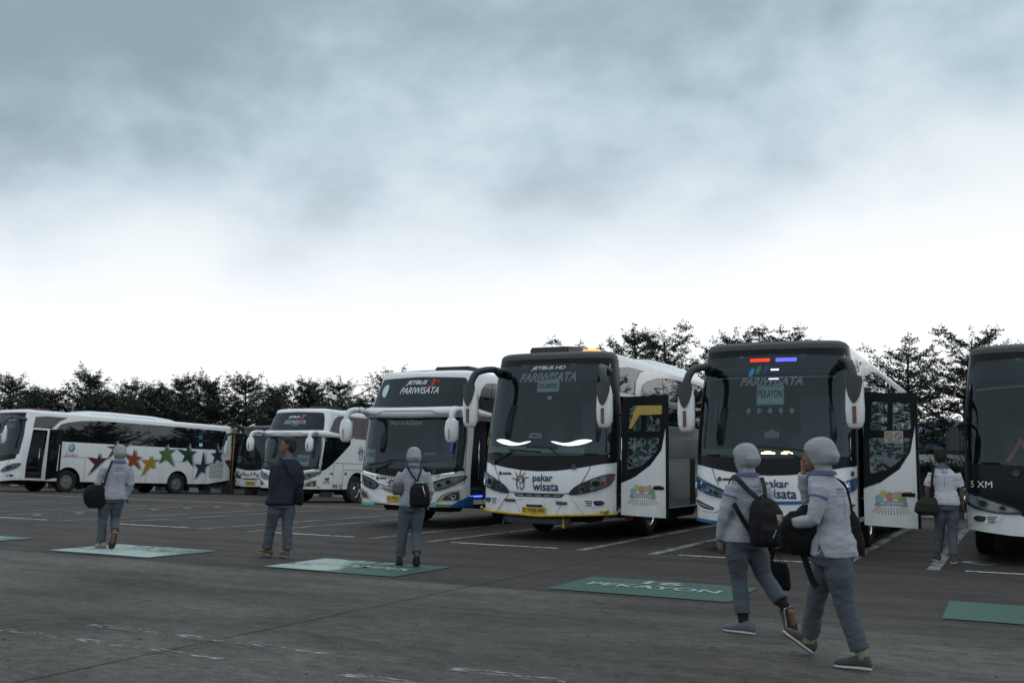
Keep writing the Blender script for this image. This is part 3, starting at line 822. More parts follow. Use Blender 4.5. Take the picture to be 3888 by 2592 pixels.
        box('luggage_rack', (-.92, 5.2, 2.62), (.42, 5, .2), TRIM, s.root, .05); box('luggage_rack', (.92, 5.2, 2.62), (.42, 5, .2), TRIM, s.root, .05)
        box('cabin_bulkhead', (0, 7.6, 2.0), (2.2, .08, 2.2), TRIM, s.root)
    def roof(s, m, hood=True):
        ss = list(np.linspace(-s.ST, s.ST, 150)); rings = []
        ss = sorted(set([round(x, 4) for x in ss] + [round(x, 4) for x in np.linspace(-s.S0 - .4, s.S0 + .4, 60)]))
        base = [s.pt(q, s.zt) for q in ss]
        nn = [s.plan(q) for q in ss]
        for h, d in ((0, 0), (.05, .012), (.095, .05), (.125, .12), (.15, .28), (.17, .6), (.18, 1.0)):
            row = []
            for b, pl in zip(base, nn):
                x = b.x - pl[2] * d * (1 if abs(b.x) > d else 0); y = b.y - pl[3] * d
                if abs(pl[2]) > .5 and abs(b.x) <= d: x = .02 * (1 if b.x > 0 else -1)
                row.append(Vector((x, y, s.zt + h)))
            rings.append(row)
        V = []; F = []; n = len(ss)
        for r_ in rings: V += r_
        for i in range(len(rings) - 1):
            for j in range(n - 1): a = i * n + j; F.append((a, a + 1, a + n + 1, a + n))
        # close the crown of the roof along the centre line
        o = (len(rings) - 1) * n; h = n // 2
        for j in range(h): F.append((o + j, o + j + 1, o + n - 2 - j, o + n - 1 - j))
        if hood:
            S2 = s.sy(.62); idx = [j for j, q in enumerate(ss) if abs(q) <= S2]
            V2 = []; nr = 4
            for r_ in rings[:nr]:
                for j in idx: p = r_[j]; pl = nn[j]; V2.append(Vector((p.x + pl[2] * .006, p.y + pl[3] * .006, p.z + .004)))
            k2 = len(idx); F2 = [(i * k2 + j, i * k2 + j + 1, (i + 1) * k2 + j + 1, (i + 1) * k2 + j) for i in range(nr - 1) for j in range(k2 - 1)]
            meshobj('roof_cap', V2, F2, DARK, s.root, True)
        return meshobj('roof', V, F, m, s.root, True)
    def under(s):
        bm = bmesh.new(); box_bm(bm, (0, s.L / 2 + .2, .62), (2.3, s.L - .9, .36), None); 
        box_bm(bm, (0, s.L * .46, .36), (1.9, 2.6, .24), None, .04); box_bm(bm, (.9, s.L * .36, .36), (.5, .9, .32), None, .04); box_bm(bm, (0, 2.65, .48), (2.0, .16, .16), None); box_bm(bm, (0, s.L * .71, .48), (2.0, .3, .3), None); box_bm(bm, (0, .85, .42), (1.7, .6, .18), None, .04)
        bmobj('chassis', bm, CHASSIS, s.root)
    def body(s, bottom, holes, m=None, wheels=(2.65, 8.55), arch_r=.62, skirt=.5):
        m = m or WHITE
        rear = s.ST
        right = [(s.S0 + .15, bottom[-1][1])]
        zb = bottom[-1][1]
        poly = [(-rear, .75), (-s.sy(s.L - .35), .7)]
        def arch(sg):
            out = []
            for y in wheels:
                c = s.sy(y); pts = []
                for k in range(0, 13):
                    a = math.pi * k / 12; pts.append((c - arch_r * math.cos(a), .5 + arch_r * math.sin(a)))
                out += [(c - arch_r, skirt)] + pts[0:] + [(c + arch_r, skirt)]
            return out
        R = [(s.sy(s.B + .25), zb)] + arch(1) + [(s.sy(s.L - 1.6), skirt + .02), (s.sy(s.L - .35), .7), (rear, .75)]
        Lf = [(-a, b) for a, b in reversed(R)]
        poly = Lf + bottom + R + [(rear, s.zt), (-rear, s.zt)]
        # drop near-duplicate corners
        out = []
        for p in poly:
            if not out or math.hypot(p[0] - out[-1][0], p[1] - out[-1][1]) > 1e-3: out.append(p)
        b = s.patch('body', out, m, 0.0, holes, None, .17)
        for sg in (1, -1):
            for y in wheels:
                n = 13; V = []; F = []
                for k in range(n):
                    a = math.pi * k / (n - 1)
                    for xx in (1.285, .75): V.append((sg * xx, y - (arch_r - .002) * math.cos(a), .5 + (arch_r - .002) * math.sin(a)))
                for k in range(n - 1): F.append((2 * k, 2 * k + 1, 2 * k + 3, 2 * k + 2))
                c = len(V); V += [(sg * .75, y, .5)]; F += [(2 * k + 1, c, 2 * k + 3) for k in range(n - 1)]
                meshobj('wheel_housing', V, F, CHASSIS, s.root)
                lip = [(s.sy(y) - (arch_r + .035) * math.cos(math.pi * k / 14), .5 + (arch_r + .035) * math.sin(math.pi * k / 14)) for k in range(15)]
                lip = [(sg * a, z) for a, z in lip]; s.strip('arch_lip', lip, .06, m, .014)
                s.wheel(sg, y, y > 5, cover=s.wheel_mat)
        return b
    wheel_mat = CHROME
def densify_open(pts, step):
    out = []
    for i in range(len(pts) - 1):
        p, q = pts[i], pts[i + 1]; d = math.hypot(q[0] - p[0], q[1] - p[1]); n = max(1, int(math.ceil(d / step)))
        out += [tuple(p[j] + (q[j] - p[j]) * k / n for j in range(len(p))) for k in range(n)]
    return out + [pts[-1]]

def headlight(c, poly, bezel=LAMPDK, amber=None, rings=(), grey=None, blue=None):
    """lamp set into the body: dark tray, round reflectors, amber corner, clear lens over all"""
    h = c.patch('headlight', poly, bezel, .006, (), None, .1)
    if grey: c.patch('reflector', grey, LAMPGR, .009, (), h, .1)
    if blue: c.patch('blue_bezel', blue, BLUE, .009, (), h, .1)
    if amber: c.patch('turn_signal', amber, AMBER, .010, (), h, .1)
    for x, z, r in rings:
        V = []; F = []; n = 18
        for k in range(n):
            a = 2 * math.pi * k / n
            for rr, o in ((r, .012), (r * .9, .03), (r * .74, .03), (r * .68, .014)): V.append(c.pt(x + rr * math.cos(a), z + rr * .85 * math.sin(a), o))
        for k in range(n):
            for j in range(3): a = 4 * k + j; b = 4 * ((k + 1) % n) + j; F.append((a, b, b + 1, a + 1))
        meshobj('reflector_ring', V, F, LAMPGR, h, True)
        g = disc_geo(0, 0, r * .6, r * .5, 14); c.decal('projector', g, x, z, BLACK, .022, h)
    c.patch('lens', poly, LENS, .036, (), h, .1, thick=.03)
    return h
def hd_lamp(c, sg, amber=True):
    P = curve_poly([(.60, .85), (.70, .98), (.95, 1.11), (1.22, 1.21), (1.42, 1.225), (1.46, 1.16), (1.30, 1.0), (1.02, .90), (.74, .845)], 3)
    A = [(1.2, 1.14), (1.40, 1.20), (1.44, 1.16), (1.33, 1.04), (1.18, .97)]
    G = [(.72, .90), (.80, .99), (.98, 1.07), (1.0, .93), (.85, .88)]
    f = (lambda q: q) if sg > 0 else mir
    return headlight(c, f(P), LAMPDK, f(A) if amber else None, ((sg * 1.08, 1.045, .105), (sg * .84, .95, .06)), None)
def fog_pod(c, sg):
    P = rounded([(.80, .755), (1.18, .76), (1.27, .71), (1.2, .645), (1.0, .63), (.86, .68)], .04)
    f = (lambda q: q) if sg > 0 else mir
    h = c.patch('fog_lamp', f(P), WHITE2, .012, (), None, .1, thick=.012)
    c.patch('fog_lens', f(rounded([(1.03, .745), (1.19, .75), (1.25, .71), (1.19, .655), (1.06, .655)], .04)), LAMPDK, .016, (), h, .1)
    for k in range(3):
        z = .735 - .035 * k; c.strip('vent_slot', [(sg * (.88 + .02 * k), z), (sg * (1.02 - .005 * k), z)], .018, GAP, .016, h)
    return h
def mirror_hd(c, sg, dx=0.0, ztop=3.06, shell=None):
    """black goose-neck arm and white drop mirror with an amber strip"""
    x0, y0 = sg * 1.12, .62
    a = tube('mirror_arm', smooth_path([(x0, y0, ztop, .09), (sg * (1.22 + dx), .12, ztop + .05, .075), (sg * (1.36 + dx), -.24, ztop - .02, .078), (sg * (1.43 + dx), -.36, ztop - .20, .08), (sg * (1.45 + dx), -.38, ztop - .36, .085)], 4), DARK, c.root, 10, .8, (0, 1, 0))
    mx, my = sg * (1.45 + dx), -.36
    prof = [(2.74, .10, .07), (2.66, .125, .085), (2.5, .138, .095), (2.3, .145, .10), (2.12, .136, .095), (2.03, .105, .08), (2.0, .06, .05)]
    dz = ztop - 3.06
    rings = []
    n = 16
    for z, rx, ry in prof:
        rings.append([(mx + rx * math.copysign(abs(math.cos(t)) ** .7, math.cos(t)), my + ry * math.copysign(abs(math.sin(t)) ** .8, math.sin(t)), z + dz) for t in [2 * math.pi * k / n for k in range(n)]])
    v, f = ring_loft(rings); h = meshobj('mirror_housing', v, f, shell or WHITE2, a, True)
    def front(z):  # forward face of the shell
        return my - float(np.interp(-(z - dz), [-2.74, -2.66, -2.5, -2.3, -2.12, -2.03], [.07, .085, .095, .10, .095, .08])) - .006
    tng = [(0, 2.80), (.11, 2.80), (.125, 2.7), (.10, 2.55), (.06, 2.44), (0, 2.39), (-.06, 2.44), (-.10, 2.55), (-.125, 2.7), (-.11, 2.80)]
    def fy(px, z): return front(z) + .05 * (abs(px) / .13) ** 2.5
    V = []; F = []
    rows = [(2.80, .115), (2.7, .125), (2.6, .112), (2.5, .085), (2.43, .05), (2.385, .008)]
    for z, w in rows:
        for k in range(7): px = w * (k - 3) / 3; V.append((mx + px, fy(px, z + dz) - .022, z + dz))
    for i in range(len(rows) - 1):
        for k in range(6): a_ = i * 7 + k; F.append((a_, a_ + 7, a_ + 8, a_ + 1))
    meshobj('mirror_cover', V, F, DARK, a, True)
    V = [(mx + px, fy(0, z + dz) - .012, z + dz) for z in (2.34, 2.08) for px in (-.028, .028)] + [(mx + px, fy(0, z + dz) + .02, z + dz) for z in (2.34, 2.08) for px in (-.03, .03)]
    meshobj('turn_strip', V, [(0, 2, 3, 1), (0, 4, 6, 2), (1, 3, 7, 5)], AMBERD if not shell else shell, a)
    box('mirror_glass', (mx, my + .10, 2.35 + dz), (.24, .01, .5), CHROME, a)
    return a
def wiper(c, s0, z0, s1, z1, blade):
    a = c.strip('wiper', [(s0, z0), (s1, z1)], .026, BLACK, .035)
    c.strip('wiper_blade', blade, .028, RUBBER, .03, a)
    g = disc_geo(0, 0, .05); c.decal('wiper_pivot', g, s0, z0, DARK, .04, a)
def plate(c, cx, cz, txt, w=.47, h=.135):
    V = [(a, b) for a, b in ((-w / 2, -h / 2), (w / 2, -h / 2), (w / 2, h / 2), (-w / 2, h / 2))]
    p = c.patch('number_plate', [(cx + a, cz + b) for a, b in V], PLATE, .03, (), None, .2, thick=.02)
    c.text(txt, cx, cz + .015, w * .9, h * .5, INK, 0, .01, 0, .034, p); c.text('08 . 28', cx, cz - .045, w * .25, h * .16, INK, 0, 0, 0, .034, p)
    return p
def emblem(c, cx, cz, s=1.0, parent=None, off=.008):
    """ringed letter with five little flames"""
    def arc(x, y, r, a0, a1, w, n=18, k=1.0): return stroke_geo([(x + r * math.cos(math.radians(a0 + (a1 - a0) * i / n)), y + r * k * math.sin(math.radians(a0 + (a1 - a0) * i / n)), w) for i in range(n + 1)], w)
    parts = [arc(0, .015, .088, -30, 205, .036)]
    parts.append(stroke_geo(smooth_path([(-.082, -.02, .026), (-.088, -.09, .026), (-.06, -.16, .024), (-.035, -.2, .018)], 4), .02))
    parts.append(stroke_geo(smooth_path([(.082, -.02, .02), (.09, -.1, .026), (.06, -.17, .026), (.03, -.195, .024), (.0, -.14, .022), (-.01, -.11, .018)], 4), .02))
    parts.append(stroke_geo(smooth_path([(-.03, -.06, .022), (.03, -.055, .022), (.055, -.01, .022), (.03, .045, .022), (-.02, .045, .022), (-.045, .0, .02), (-.02, -.025, .016), (.012, -.005, .014)], 5), .02))
    o = c.decal('emblem', shift(join_geo(*parts), 0, 0, s), cx, cz, NAVY, off, parent)
    fl = []
    for a in (168, 128, 92, 56, 18):
        r0, r1 = .125, .215; ca, sa = math.cos(math.radians(a)), math.sin(math.radians(a)); nx, ny = -sa, ca
        pts = [(r0 * ca, .01 + r0 * sa, .03), ((r0 + .03) * ca + nx * .012, .01 + (r0 + .03) * sa + ny * .012, .03), ((r0 + .06) * ca - nx * .006, .01 + (r0 + .06) * sa - ny * .006, .022), (r1 * ca + nx * .012, .01 + r1 * sa + ny * .012, .006)]
        fl.append(stroke_geo(smooth_path(pts, 4), .02))
    c.decal('emblem_rays', shift(join_geo(*fl), 0, 0, s), cx, cz, ORANGE, off, o)
    return o
def wordmark(c, cx, cz, s=1.0, off=.008):
    o = c.text('pakar', cx - .02 * s, cz + .075 * s, .42 * s, .18 * s, NAVY, 0, .014, 0, off, None, 'wordmark')
    c.text('wisata', cx + .045 * s, cz - .075 * s, .54 * s, .16 * s, NAVY, 0, .014, 0, off, o)
    return o
def sign(c, cx, cz, w, h, txt, small='', off=-.03, sub=''):
    p = c.patch('paper_sign', [(cx - w / 2, cz - h / 2), (cx + w / 2, cz - h / 2), (cx + w / 2, cz + h / 2), (cx - w / 2, cz + h / 2)], PAPER, off, (), None, .2)
    c.text(txt, cx, cz + (.02 if small else 0), w * .86, h * (.42 if small else .45), INK, 0, .012, 0, off + .004, p)
    if small: c.text(small, cx, cz + h * .39, w * .8, h * .07, INK, 0, 0, 0, off + .004, p)
    if sub: c.text(sub, cx, cz - h * .32, w * .5, h * .14, INK, 0, 0, 0, off + .004, p)
    fr = [(cx - w * .47, cz - h * .46), (cx + w * .47, cz - h * .46), (cx + w * .47, cz + h * .46), (cx - w * .47, cz + h * .46), (cx - w * .47, cz - h * .46)]
    c.strip('sign_border', fr, .006, INK, off + .003, p)
    return p
def maker_badge(c, x, z):
    g = join_geo(disc_geo(-.12, 0, .038, n=14), *[disc_geo(-.05 + .028 * k, -.004 + .006 * (k % 2), .018, .022, 8) for k in range(7)])
    o = c.decal('maker_badge', g, x, z, INK, .008)
    return o
def slogan(parent, X, Z, y, s=1.0, faded=False):
    """balloons over a ribbon with rays, printed on a door; flat print a hair proud of the panel"""
    col = [(.22, .42, .50), (.55, .46, .16), (.50, .26, .18), (.52, .38, .22), (.22, .34, .16), (.52, .32, .24)]
    def put(nm, geo, m, d): return meshobj(nm, [(X + p[0] * s, y - d, Z + p[1] * s) for p in geo[0]], geo[1], m, parent)
    def fl(g): return g
    bs = []
    for i, (bx, bz, r) in enumerate(((-.24, .02, .085), (-.15, .12, .075), (-.02, .07, .09), (.1, .09, .075), (.23, .0, .085), (.18, .12, .06))):
        c_ = col[i]; put('balloon_print', disc_geo(bx, bz, r, r * 1.08, 18), mat('balloon_%s' % 'abcdef'[i], c_, .5), .004 + .0006 * i)
    rb = join_geo(([(-.36, -.12, 0), (-.26, -.15, 0), (-.26, -.06, 0), (-.33, -.04, 0), (-.31, -.08, 0)], [(0, 1, 2, 3, 4)]), ([(.36, -.12, 0), (.31, -.08, 0), (.33, -.04, 0), (.26, -.06, 0), (.26, -.15, 0)], [(0, 1, 2, 3, 4)]),
                  stroke_geo([(-.28, -.10), (-.14, -.075), (0, -.068), (.14, -.075), (.28, -.10)], .095))
    put('ribbon_print', rb, mat('ribbon_grey', (.30, .31, .35), .5), .010)
    t = text_geo('AIR SUSPENSION', .46, .05, 0, .007)
    put('ribbon_lettering', ([(p[0], p[1] - .078, 0) for p in t[0]], t[1]), LETTER, .012)
    rays = [stroke_geo([(-.28 + .56 * k / 12, -.155 + .035 * (1 - abs(k - 6) / 6) * 0 - .012 * (k % 2), .012), (-.38 + .76 * k / 12, -.27 - .05 * (1 - (abs(k - 6) / 6) ** 2), .018)], .015) for k in range(13)]
    put('ray_print', join_geo(*rays), mat('ray_brown', (.30, .19, .10), .5), .004)
def lit(name, col, s): return mat(name, (.02, .02, .02), .5, emit=col, estr=s)
def hd_shell(c, mask_s=1.5, dash_dz=0.0, silver=True, door=True, black_low=None, win_white=False, pillar_white=False):
    S = c.sy
    bottom = [(-S(.77), .53), (-1.25, .52), (-.7, .465), (0, .445), (.7, .465), (1.25, .52), (S(.77), .53)]
    ws = rounded([(-1.30, 1.58), (-.6, 1.55), (0, 1.54), (.6, 1.55), (1.30, 1.58), (1.33, 2.4), (1.27, 3.08), (1.20, 3.21), (0, 3.25), (-1.20, 3.21), (-1.27, 3.08), (-1.33, 2.4)], .07)
    holes = [ws]
    if door: holes.append([(S(.66), .60), (S(1.40), .60), (S(1.40), 2.66), (S(.66), 2.66)])
    c.body(bottom, holes)
    q = mask_s if mask_s < 1.4 else S(.64)
    if mask_s > 1.4 and door: c.patch('door_seal', [(S(.56), .56), (S(.65), .56), (S(.65), 1.5), (S(.56), 1.5)], BLACK, .006, (), None, .2)
    mb = black_low or [(-q, 1.44), (-1.2, 1.40), (-.7, 1.31), (-.35, 1.265), (0, 1.25), (.35, 1.265), (.7, 1.31), (1.2, 1.40), (q, 1.44)]
    mt = [(q, 3.0), (q, 3.359), (1.1, 3.359), (0, 3.359), (-1.1, 3.359), (-q, 3.359), (-q, 3.0)]
    c.patch('front_mask', mb + mt, BLACK, .004, [ws], None, .12)
    grow = [(x * 1.012, 2.4 + (z - 2.4) * 1.012) for x, z in ws]
    g = c.patch('windscreen', grow, WIND, .007, (), None, .12)
    c.roof(WHITE, mask_s > 1.4); c.under(); c.cabin()
    # sun band printed across the top of the screen
    c.patch('sun_band', [(-1.22, 2.93), (1.22, 2.93), (1.24, 3.08), (1.17, 3.19), (0, 3.23), (-1.17, 3.19), (-1.24, 3.08)], glass_mat('tint_band', (.2, .3, .31), .2, .05), -.012, (), g, .12)
    for sg in (1, -1):
        f = (lambda p: p) if sg > 0 else mir
        wn = [(S(1.84), 2.22), (S(1.86), 2.75), (S(2.02), 2.95), (S(2.4), 3.06), (S(3.1), 3.17), (S(4), 3.235), (S(7.5), 3.25), (S(11.45), 3.22), (S(11.6), 2.95), (S(11.5), 2.5), (S(11.3), 2.24), (S(7.5), 2.22)]
        w = c.patch('side_window', f(wn), TINT, .008, (), None, .2)
        for y in (3.55, 5.15, 6.75, 8.35, 9.5, 10.2):
            c.strip('window_joint', [(sg * S(y), 2.25), (sg * S(y), 3.2)], .022, RUBBER, .010, w)
        c.patch('quarter_window', f([(S(.64), 2.74), (S(.66), 3.2), (S(1.2), 3.26), (S(2.4), 3.27), (S(1.95), 3.07), (S(1.66), 2.8), (S(1.6), 2.74)]), TINT, .008, (), None, .15)
        if silver:
            ar = [(S(1.48), 2.2), (S(1.5), 2.69), (S(1.62), 3.0), (S(1.95), 3.2), (S(2.5), 3.315), (S(3.6), 3.345), (S(5.0), 3.34), (S(6.6), 3.27), (S(4), 3.242), (S(3.1), 3.178), (S(2.4), 3.068), (S(2.0), 2.96), (S(1.85), 2.76), (S(1.82), 2.2)]
            c.patch('arch_trim', f(ar), SILVER, .024, (), None, .12, thick=.03)
        for a, b in (((1.55, 1.56), (11.9, 1.56)), ((3.45, .62), (3.45, 1.56)), ((5.2, .52), (5.2, 1.56)), ((6.7, .52), (6.7, 1.56)), ((9.45, .55), (9.45, 2.2)), ((10.25, .55), (10.25, 2.2))):
            c.strip('panel_seam', [(sg * S(a[0]), a[1]), (sg * S(b[0]), b[1])], .014, GAP, .005)
        for y in (4.3, 5.95): c.patch('locker_latch', rounded([(sg * S(y) - .07, .78), (sg * S(y) + .07, .78), (sg * S(y) + .07, .88), (sg * S(y) - .07, .88)], .02), DARK, .006)
        x0 = S(10.5)
        vt = c.patch('engine_vent', f([(x0, .84), (x0 + .85, .84), (x0 + .85, 1.56), (x0, 1.56)]), DARK, .006)
        for k in range(11):
            z = .87 + k * .063; c.patch('vent_slat', f([(x0 + .02, z), (x0 + .83, z), (x0 + .83, z + .038), (x0 + .02, z + .038)]), WHITE2, .016, (), vt, .4, thick=.012)
    if pillar_white:
        pass
    ac(c, 3.0, 9.0)
def ac(c, y0, y1, w=.92, h=.26):
    rings = []
    for y, k in ((y0, .05), (y0 + .35, .45), (y0 + 1.0, .92), (y0 + 2, 1.0), (y1 - 1.8, .95), (y1 - .7, .6), (y1, .08)):
        z0 = c.zt + .04
        rings.append([(w * x * (.8 + .2 * k), y, z0 + .05 + h * k * zz) for x, zz in ((-1, 0), (-.97, .55), (-.86, .9), (-.5, 1.0), (0, 1.03), (.5, 1.0), (.86, .9), (.97, .55), (1, 0))])
    v, f = ring_loft(rings); a = meshobj('roof_fairing', v, f, WHITE2, c.root, True)
    for k in range(8): box('vent_slot', (w * .62, y0 + 1.5 + k * .16, c.zt + .06 + h * .975), (.35, .05, .02), DARK, a)
    return a
def hd_details(c, seam=True, badge=True, bumper=True, grille=True):
    if seam:
        for sg in (1, -1): c.strip('bonnet_seam', [(sg * .98, 1.355), (sg * .93, 1.24), (sg * .84, 1.08), (sg * .8, 1.03)], .012, GAP, .005)
    c.strip('bonnet_edge', [(-.62, .865), (-.3, .852), (0, .848), (.3, .852), (.62, .865)], .014, GAP, .006)
    if grille:
        g = c.patch('grille_slot', rounded([(-.52, .842), (.52, .842), (.45, .785), (-.45, .785)], .03), LAMPDK, .006, (), None, .1)
        for k in range(5): x = -.36 + .18 * k; c.patch('grille_chrome', [(x - .06, .802), (x + .06, .802), (x + .06, .825), (x - .06, .825)], LAMPGR, .012, (), g, .2)
    for sg in (1, -1):
        c.strip('bumper_crease', [(sg * .36, .50), (sg * .47, .69), (sg * .44, .725), (sg * .3, .735)], .010, mat('crease_grey', (.3, .31, .32), .5), .004)
        # long raised cheek on the bumper
        P = [(.62, .83), (.72, .80), (1.02, .50), (.90, .48)]
        c.patch('bumper_cheek', P if sg > 0 else mir(P), WHITE, .022, (), None, .1, thick=.022)
        fog_pod(c, sg)
def door_leaf(c, x0=1.36, y0=.60, w=.86, z0=.46, z1=2.62, glass='two', visor=False, warn=False, print_=True, rot=0.0, dark_low=False, white_edge=True):
    """swung-out entrance door standing square to the coach side; outer face looks forward"""
    d = bpy.data.objects.new('door', None); link(d, c.root); d.location = (x0, y0, 0); d.rotation_euler = (0, 0, rot)
    def slab(nm, poly, y, th, m, holes=()):
        polys = [densify(poly, .5)] + [densify(h, .5) for h in holes]
        V = []; E = []
        for p in polys:
            o = len(V); V += p; E += [(o + i, o + (i + 1) % len(p)) for i in range(len(p))]
        r = delaunay_2d_cdt([Vector(v) for v in V], E, [], 0, 1e-6); v2 = [(v.x, v.y) for v in r[0]]; f = [tuple(t) for t in r[2]]
        C = np.array([[sum(v2[i][k] for i in t) / 3 for k in (0, 1)] for t in f]); kk = pip(C, polys[0])
        for h in polys[1:]: kk &= ~pip(C, h)
        f = [t for t, q in zip(f, kk) if q]; n = len(v2)
        VV = [(a, y, b) for a, b in v2] + [(a, y + th, b) for a, b in v2]
        ec = set()
        for t in f:
            for i in range(3): ec.add((t[i], t[(i + 1) % 3]))
        F = list(f) + [tuple(i + n for i in reversed(t)) for t in f] + [(b, a, a + n, b + n) for a, b in ec if (b, a) not in ec]
        return meshobj(nm, VV, F, m, d)
    w1 = w
    if glass == 'two':
        hs = [rounded([(.12, 2.0), (.38, 2.0), (.40, 2.46), (.16, 2.46)], .04), rounded([(.46, 2.0), (.74, 2.0), (.73, 2.46), (.48, 2.46)], .04), rounded([(.10, 1.30), (.40, 1.38), (.66, 1.62), (.73, 1.88), (.10, 1.88)], .05)]
    elif glass == 'wide':
        hs = [rounded([(.14, 2.0), (.42, 2.0), (.44, 2.5), (.2, 2.5)], .04), rounded([(.48, 2.0), (.78, 2.0), (.76, 2.5), (.5, 2.5)], .04), rounded([(.12, 1.25), (.45, 1.4), (.72, 1.68), (.76, 1.88), (.12, 1.88)], .05)]
    frame = [(.0, 1.08), (.25, 1.18), (.55, 1.40), (w - .10, 1.66), (w, 2.08), (w, z1), (.03, z1)]
    if dark_low: frame = [(0, z0 + .06), (w - .08, z0 + .16), (w - .08, 1.66), (w, 2.08), (w, z1), (.03, z1)]
    slab('door_frame', frame, 0, .05, BLACK, hs)
    low = [(0, z0 + .03), (w, z0), (w, 2.05), (w - .075, 1.66), (.55, 1.38), (.25, 1.16), (0, 1.06)]
    if dark_low: low = [(0, z0), (w - .06, z0 + .02), (w - .06, z0 + .14), (0, z0 + .05)]
    slab('door_panel', low, -.004 if not dark_low else -.006, .05, WHITE)
    if dark_low: slab('door_edge', [(w - .09, .95), (w - .03, .95), (w, 2.08), (w - .035, 2.05)], -.006, .05, WHITE)
    for h in hs: slab('door_pane', [(a, b) for a, b in h], .02, .008, DOORGL)
    box('door_edge_rail', (w + .022, .025, (z0 + z1) / 2), (.04, .07, z1 - z0), BLACK, d)
    if not dark_low:
        h = box('door_handle', (w - .13, -.014, .985), (.2, .03, .055), BLACK, d, .008); box('handle_grip', (w - .14, -.024, 1.025), (.13, .02, .02), CHROME, h)
    if visor:
        P = [(.15, 2.05), (.20, 2.04), (.36, 2.29), (.78, 2.30), (.78, 2.46), (.30, 2.46)]
        slab('door_sunshade', rounded(P, .02), -.03, .03, mat('ochre_visor', (.48, .34, .08), .45, noise_amt=.1))
    if warn:
        q = slab('notice_sticker', [(.34, 1.80), (.62, 1.80), (.62, 1.99), (.34, 1.99)], -.012, .006, mat('notice_beige', (.40, .37, .30), .7))
        g = join_geo(*[stroke_geo([(cx + .05 * math.cos(a), 1.91 + .05 * math.sin(a)) for a in [2 * math.pi * k / 16 for k in range(17)]] + [], .012) for cx in (.41, .55)], *[stroke_geo([(cx - .035, 1.945), (cx + .035, 1.875)], .012) for cx in (.41, .55)], stroke_geo([(.38, 1.825), (.58, 1.825)], .014))
        meshobj('notice_symbols', [(p[0], -.0135, p[1]) for p in g[0]], g[1], INK, q)
    if print_: slogan(d, .41, .90, -.004, .74)
    for z in (.9, 2.3): tube('hinge_arm', [(.05, .06, z, .02), (-.12, .2, z, .02), (-.22, .25, z, .02)], DARK, d, 6)
    return d
def entry(c, glow=False):
    """step well behind the open doorway"""
    e = bpy.data.objects.new('entrance', None); link(e, c.root)
    STEP = mat('step_navy', (.012, .016, .03), .6, noise_amt=.2)
    for k in range(3):
        box('step', (.95 - .16 * k, 1.03, .60 + .22 * k), (.5, .72, .05), STEP, e); box('step_edge', (1.2 - .16 * k, 1.03, .625 + .22 * k), (.02, .72, .02), LAMPGR, e)
        box('step_riser', (.72 - .16 * k, 1.03, .72 + .22 * k), (.03, .72, .22), STEP, e)
    box('well_wall', (.75, 1.44, 1.6), (.95, .04, 2.0), DARK, e); box('well_floor', (.8, 1.03, .55), (.9, .8, .04), STEP, e)
    tube('grab_rail', [(1.1, 1.35, 1.0, .018), (1.1, 1.35, 1.9, .018)], CHROME, e, 8)
    box('partition', (.45, 1.5, 1.5), (.7, .05, .9), SEATM, e)
    if glow:
        box('step_light', (1.17, 1.03, .665), (.03, .70, .025), lit('blue_led', (.05, .12, 1.0), 3.5), e)

# ---- starred coach on the left
cA = Coach('star_coach', 'white coach with a row of coloured stars along its side and its door open', (-38.45, 28.17, -.1227, -.1001), pitch=-.0251)
cA.wheel_mat = mat('rim_grey', (.20, .20, .195), .4, metal=.4, noise_amt=.3, noise_scale=12)
hd_shell(cA, 1.22, silver=False); hd_details(cA); entry(cA)
for sg in (1, -1): hd_lamp(cA, sg, False)
door_leaf(cA, 1.40, 1.52, .86, .50, 2.70, 'two', dark_low=True, print_=False)
cA.text('JETBUS', .62, 3.06, .62, .12, LETTER, .35, .02, off=.012); cA.text('PARIWISATA', .42, 2.78, .80, .14, LETTERG, .35, 0, .02, off=.012); cA.text('NAGA', .2, 2.5, .6, .13, LETTER, .35, .02, off=.012)
mirror_hd(cA, -1, -.1); mirror_hd(cA, 1, -.3)
emb = [('maroon', (.085, .010, .015)), ('dull_red', (.22, .025, .02)), ('orange_red', (.36, .065, .022)), ('golden', (.50, .30, .015)), ('leaf_green', (.085, .20, .045)), ('deep_green', (.012, .065, .032)), ('slate_blue', (.02, .045, .10)), ('indigo', (.03, .04, .11))]
